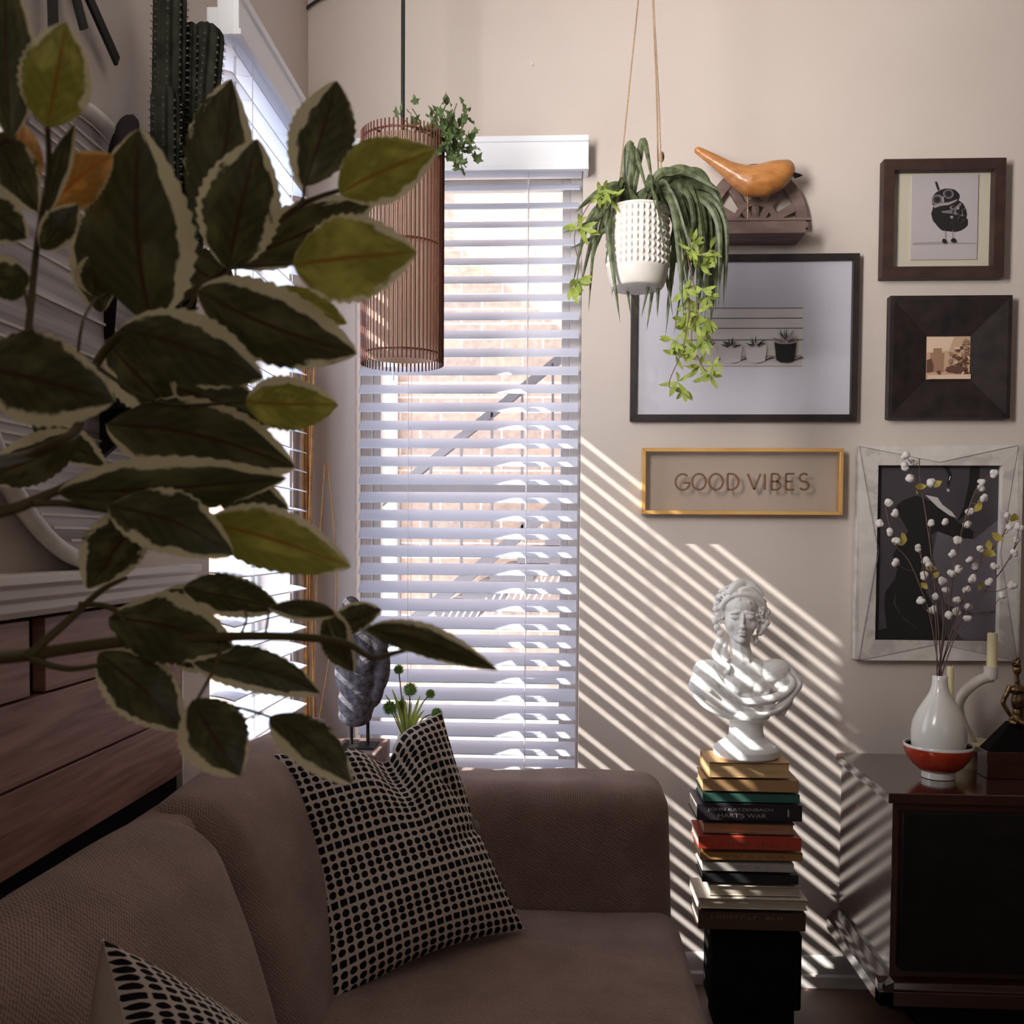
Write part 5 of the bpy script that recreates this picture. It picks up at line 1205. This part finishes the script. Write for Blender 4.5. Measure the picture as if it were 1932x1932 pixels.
candle(1871, 1194, 1267, 9.3, 'taller cream candle standing in the curved holder in front of the pale frame', CY)
candle(1792, 1257, 1316, 6.5, 'short cream candle just right of the vase neck', CY)
# dark books/box and bronze figurine at the edge
FYb = 2.27
o_ = mesh('lacquer_box', MB().box((P(1862, 1468, y=2.235).x, 2.235, ztop), (1.32, 2.29, ztop+.062)), 'sideboard_wood', bevel=.002); tag(o_, 'low dark lacquered box under the bronze figurine', 'box')
zb2 = ztop+.0625; py_ = MB(); base = [Vector((P(1872, 1410, y=2.22).x, 2.238, zb2)), Vector((1.22, 2.238, zb2)), Vector((1.22, 2.288, zb2)), Vector((P(1872, 1410, y=2.22).x, 2.288, zb2))]
apx = P(1912, 1362, y=2.245); tp = [Vector((apx.x-.012, 2.236, apx.z)), Vector((apx.x+.05, 2.236, apx.z)), Vector((apx.x+.05, 2.258, apx.z)), Vector((apx.x-.012, 2.258, apx.z))]
py_.add(base+tp, [(3, 2, 1, 0), (4, 5, 6, 7), (0, 1, 5, 4), (1, 2, 6, 5), (2, 3, 7, 6), (3, 0, 4, 7)])
fg = thing('bronze_figurine', (apx.x+.02, 2.245, zb2), 'slender bronze figurine in a cap sitting on a dark wedge at the right edge', 'figurine')
mesh('wedge_base', py_, 'black_matte', fg, bevel=.001)
def Fg(px, py, dy=0): return P(px, py, y=2.246+dy)
kf = S(2.246); fm = MB()
def fe(px, py, rx, rz, ry=None, dy=0, rot=0): fm.ball(Fg(px, py, dy), (rx*kf, (ry or rx)*kf, rz*kf), 16, 10, Matrix.Rotation(math.radians(rot), 3, 'Y'))
def ft(pts, r): fm.tube(bez([Fg(*p) for p in pts], 5), [q*kf for q in ([r]*((len(pts)-1)*5+1) if not isinstance(r, list) else [r[min(i//5, len(r)-1)] for i in range((len(pts)-1)*5+1)])], 8)
fe(1919, 1263, 8, 10.5, 8); fe(1917, 1254, 9, 4, 9); fe(1925, 1264, 3, 3, 3, -.002); ft([(1917, 1250), (1919, 1246), (1918, 1245)], 7); ft([(1918, 1270), (1919, 1285), (1920, 1296)], [4.5, 5, 8])
fe(1921, 1302, 17, 10, 9); fe(1922, 1322, 14, 22, 9); fe(1921, 1345, 11, 14, 8); fe(1920, 1358, 16, 9, 12)
ft([(1906, 1294), (1895, 1318), (1893, 1328), (1905, 1348), (1912, 1358)], [5, 4.5, 4, 3.5, 3]); ft([(1937, 1294), (1950, 1318), (1945, 1340)], [5, 4.5, 3.5])
ft([(1912, 1360, -.01), (1908, 1362, -.02), (1918, 1366, -.03)], 4); ft([(1925, 1362, -.01), (1945, 1372, -.02), (1950, 1400, -.02)], 5.5)
blob('figure', fm, 'bronze', fg, .0014, 1)

# ================================================================ FOREGROUND PLANT
pl_ = thing('variegated_plant', (-.52, -.30, 0), 'large variegated leafy plant reaching in close to the camera from the left', 'plant')
mesh('pot', MB().lathe([(0, 0), (.10, 0), (.13, .20), (.14, .24), (.13, .24), (.12, .21), (0, .20)], (-.50, -.30, 0), 32), 'ceramic_matte', pl_, smooth=40)
def leaf(b, t, w, d0, d1, roll=0, curl=.08, fold=.16, mat='variegated_leaf', bend=0, tipw=1.0, belly=.46):
    B = P(*b, y=d0); T_ = P(*t, y=d1); ax = T_-B; L = ax.length; a = ax.normalized()
    cen = (B+T_)/2; vn = (Vector((0, 0, HEYE))-cen).normalized(); s = a.cross(vn).normalized(); n = s.cross(a)
    R_ = Matrix.Rotation(math.radians(roll), 3, a); s = R_ @ s; n = R_ @ n
    W = w*(d0+d1)/2/FPX/2; nu, nv = 40, 8; mb = MB(); sd_ = RND.uniform(0, 100)
    for i in range(nu+1):
        u = i/nu
        env = (math.sin(PI*u**(math.log(.5)/math.log(belly))))**.72 if 0 < u < 1 else 0.0
        ph = (u*13) % 1
        ser = 1+(.11*(ph-.4) if .08 < u < .97 else 0)
        for j in range(nv+1):
            v = -1+2*j/nv; wid = W*env*(1+(ser-1)*abs(v)**3)
            und = .05*W*math.sin(9*u+sd_)*v*abs(v)
            sidebend = bend*L*math.sin(PI*u)
            p = B+a*(L*u)+s*(wid*v+sidebend)+n*(curl*L*(math.sin(PI*u))-fold*abs(v)*wid-.25*curl*L*u*u+und+.06*wid*noise.noise(Vector((u*5, v*3, sd_))))
            mb.v.append(p); mb.uv[len(mb.v)-1] = (u, (v+1)/2)
    for i in range(nu):
        for j in range(nv):
            q = i*(nv+1)+j; mb.f.append((q, q+1, q+nv+2, q+nv+1)); mb.mi.append(0)
    o = mesh('leaf', mb, mat, pl_, smooth=180)
    return o
V_, G_, A_ = 'variegated_leaf', 'lime_leaf', 'amber_leaf'
LV = [ # base, tip, width, d0, d1, roll, curl, fold, mat, bend
 ((285, 610), (262, 242), 205, .50, .47, -14, .06, .15, V_, -.03),
 ((392, 450), (440, 148), 138, .58, .60, 22, .05, .2, V_, .0),
 ((430, 508), (487, 262), 152, .52, .50, 10, .06, .14, V_, -.02),
 ((573, 352), (636, 150), 118, .50, .52, -8, .06, .12, V_, .02),
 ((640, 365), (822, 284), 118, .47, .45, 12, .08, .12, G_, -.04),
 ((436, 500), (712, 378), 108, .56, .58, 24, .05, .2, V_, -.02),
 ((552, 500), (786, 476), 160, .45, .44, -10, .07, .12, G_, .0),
 ((372, 548), (672, 668), 150, .48, .47, 12, .06, .14, V_, .02),
 ((226, 620), (496, 712), 140, .46, .46, -6, .07, .14, V_, -.02),
 ((-45, 690), (214, 757), 178, .42, .42, 5, .08, .12, V_, -.02),
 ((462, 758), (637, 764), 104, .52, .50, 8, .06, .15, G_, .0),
 ((200, 800), (556, 880), 165, .54, .52, -20, .05, .2, V_, -.03),
 ((108, 930), (540, 905), 118, .47, .50, 20, .08, .2, V_, -.02),
 ((205, 955), (440, 1045), 128, .45, .45, -14, .08, .15, V_, -.05),
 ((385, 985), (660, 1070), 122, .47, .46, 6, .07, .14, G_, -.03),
 ((262, 965), (165, 1112), 120, .50, .50, -20, .05, .18, V_, .0),
 ((345, 1110), (528, 1150), 88, .50, .52, 20, .05, .18, V_, -.03),
 ((205, 1165), (440, 1220), 140, .50, .50, -12, .05, .16, V_, -.03),
 ((632, 1160), (505, 1145), 48, .48, .50, 30, .04, .1, V_, .0),
 ((690, 1188), (938, 1268), 70, .46, .44, 30, .10, .25, V_, -.10),
 ((360, 1245), (606, 1308), 92, .50, .52, -20, .05, .2, V_, -.05),
 ((186, 1232), (345, 1378), 125, .50, .50, 5, .06, .15, V_, -.03),
 ((362, 1322), (452, 1464), 132, .45, .44, 5, .07, .12, V_, .0),
 ((508, 1352), (664, 1478), 92, .44, .43, -10, .07, .12, V_, -.04),
 ((620, 1150), (668, 1268), 66, .50, .52, -20, .05, .2, V_, .05),
 ((625, 1180), (720, 1150), 62, .52, .54, 20, .05, .2, V_, .0),
 ((88, 240), (125, 42), 128, .42, .41, 8, .06, .12, G_, .0),
 ((20, 260), (10, -60), 100, .42, .42, -10, .05, .14, V_, .0),
 ((-20, 250), (-20, 20), 90, .46, .46, 10, .05, .14, V_, .0),
 ((92, 395), (212, 292), 92, .46, .46, -10, .05, .12, A_, -.04),
 ((40, 360), (40, 225), 76, .48, .50, 10, .05, .12, A_, .0),
 ((90, 400), (140, 232), 44, .44, .45, -30, .05, .2, V_, .0),
 ((-10, 250), (70, 400), 90, .46, .46, 20, .05, .2, V_, .0),
 ((78, 470), (148, 385), 62, .44, .44, 0, .05, .15, V_, .0),
 ((190, 590), (150, 420), 80, .56, .58, 0, .05, .2, V_, .02),
 ((55, 520), (-40, 530), 84, .46, .46, 0, .05, .15, V_, .0),
 ((-40, 380), (50, 450), 90, .44, .44, 10, .05, .15, V_, .0),
 ((150, 820), (-40, 905), 92, .54, .56, 10, .05, .2, V_, -.03),
 ((60, 790), (200, 880), 70, .56, .56, 0, .05, .2, V_, .0),
 ((515, 545), (655, 612), 60, .52, .54, 15, .05, .2, G_, .0),
 ((300, 720), (520, 800), 120, .58, .60, -10, .05, .2, V_, .0),
 ((380, 900), (545, 960), 90, .54, .54, -20, .05, .2, V_, .0),
 ((420, 860), (550, 872), 95, .56, .56, 10, .05, .2, V_, .0),
 ((400, 1150), (300, 1120), 70, .54, .54, 0, .05, .2, V_, .0),
 ((330, 1180), (420, 1260), 110, .54, .54, 0, .05, .2, V_, .0),
 ((330, 480), (450, 560), 90, .58, .58, 0, .05, .2, V_, .0),
 ((200, 640), (330, 780), 130, .56, .56, 20, .05, .2, V_, .0),
 ((180, 560), (175, 480), 70, .54, .54, 20, .05, .2, V_, .0),
]
for L_ in LV:
    b, t_, w, d0, d1, roll, curl, fold, mt_, bend = L_
    leaf(b, t_, w, d0, d1, roll, curl, fold, mt_, bend)
def br(pts, r0, r1):
    ps = bez([P(x, y, y=d) for x, y, d in pts], 6); n = len(ps)
    mesh('branch', MB().tube(ps, [r0+(r1-r0)*i/(n-1) for i in range(n)], 8), 'stem_olive', pl_, smooth=60)
mm = .001
br([(-160, 2600, .42), (-190, 1700, .40), (-140, 1400, .42), (-60, 1260, .46), (60, 1235, .50), (220, 1212, .50), (340, 1205, .5), (500, 1200, .49), (640, 1210, .48), (700, 1240, .47), (745, 1232, .47), (800, 1218, .46)], 5*mm, .8*mm)
br([(50, 1240, .49), (130, 1170, .50), (190, 1115, .5), (240, 1090, .5)], 2.6*mm, 1*mm)
br([(60, 1245, .49), (130, 1262, .49), (200, 1252, .49)], 2.2*mm, 1*mm)
br([(150, 1140, .5), (215, 1150, .5), (262, 1215, .5), (320, 1230, .5), (365, 1245, .5)], 1.6*mm, 1*mm)
br([(420, 1215, .49), (400, 1270, .48), (372, 1320, .46)], 1.2*mm, .8*mm)
br([(-150, 1150, .42), (-40, 990, .46), (40, 955, .47), (110, 925, .48), (200, 890, .48), (380, 880, .5)], 4*mm, 1.4*mm)
br([(60, 950, .47), (120, 950, .48), (220, 965, .48), (270, 960, .48), (390, 985, .48)], 2*mm, 1*mm)
br([(-150, 900, .42), (-60, 880, .44), (50, 860, .5), (110, 835, .5), (150, 800, .52), (180, 690, .54), (240, 620, .53), (330, 570, .54), (430, 505, .54), (500, 440, .54), (560, 392, .53), (600, 372, .52), (645, 358, .48)], 3.4*mm, 1.2*mm)
br([(430, 505, .54), (490, 500, .5), (552, 498, .46)], 1.6*mm, 1*mm)
br([(560, 390, .53), (572, 375, .51), (574, 350, .50)], 1*mm, .8*mm)
br([(52, 640, .46), (60, 560, .46), (68, 480, .46), (80, 400, .45), (92, 320, .44), (90, 240, .42)], 1.8*mm, 1.2*mm)
br([(-120, 700, .42), (-30, 660, .44), (52, 640, .46)], 2.4*mm, 1.8*mm)
br([(60, 620, .46), (42, 520, .46)], .8*mm, .6*mm)
br([(240, 620, .52), (300, 640, .50), (380, 545, .49)], 1.4*mm, .9*mm)
br([(140, 830, .52), (150, 640, .52), (172, 575, .55), (190, 560, .56)], 1*mm, .8*mm)
br([(180, 690, .54), (300, 760, .54), (465, 758, .52)], 1.2*mm, .8*mm)
br([(500, 1200, .49), (505, 1170, .5), (508, 1150, .5)], .8*mm, .6*mm)
br([(455, 1195, .49), (465, 1170, .49), (462, 1150, .5)], .8*mm, .6*mm)
br([(400, 1330, .46), (450, 1335, .45), (508, 1352, .44)], .8*mm, .8*mm)
br([(640, 1210, .48), (628, 1200, .49), (618, 1178, .5)], .8*mm, .6*mm)
tk = MB().tube(bez([Vector((-.50, -.30, .18)), Vector((-.46, -.22, .5)), Vector((-.36, .05, .8)), P(-160, 1600, y=.40)], 8), .007, 8)
mesh('trunk', tk, 'stem_olive', pl_, smooth=60)
for (x, y, z) in ((-150, 1150, .42), (-150, 900, .42), (-120, 700, .42)):
    mesh('branch', MB().tube(bez([P(-170, 1500, y=.40), P(-190, (1500+y)/2, y=.40), P(x, y, y=z)], 8), .004, 8), 'stem_olive', pl_, smooth=60)
mesh('branch', MB().tube(bez([P(-150, 900, y=.42), P(-120, 500, y=.42), P(-40, 300, y=.43), P(20, 255, y=.42)], 8), .0025, 8), 'stem_olive', pl_, smooth=60)
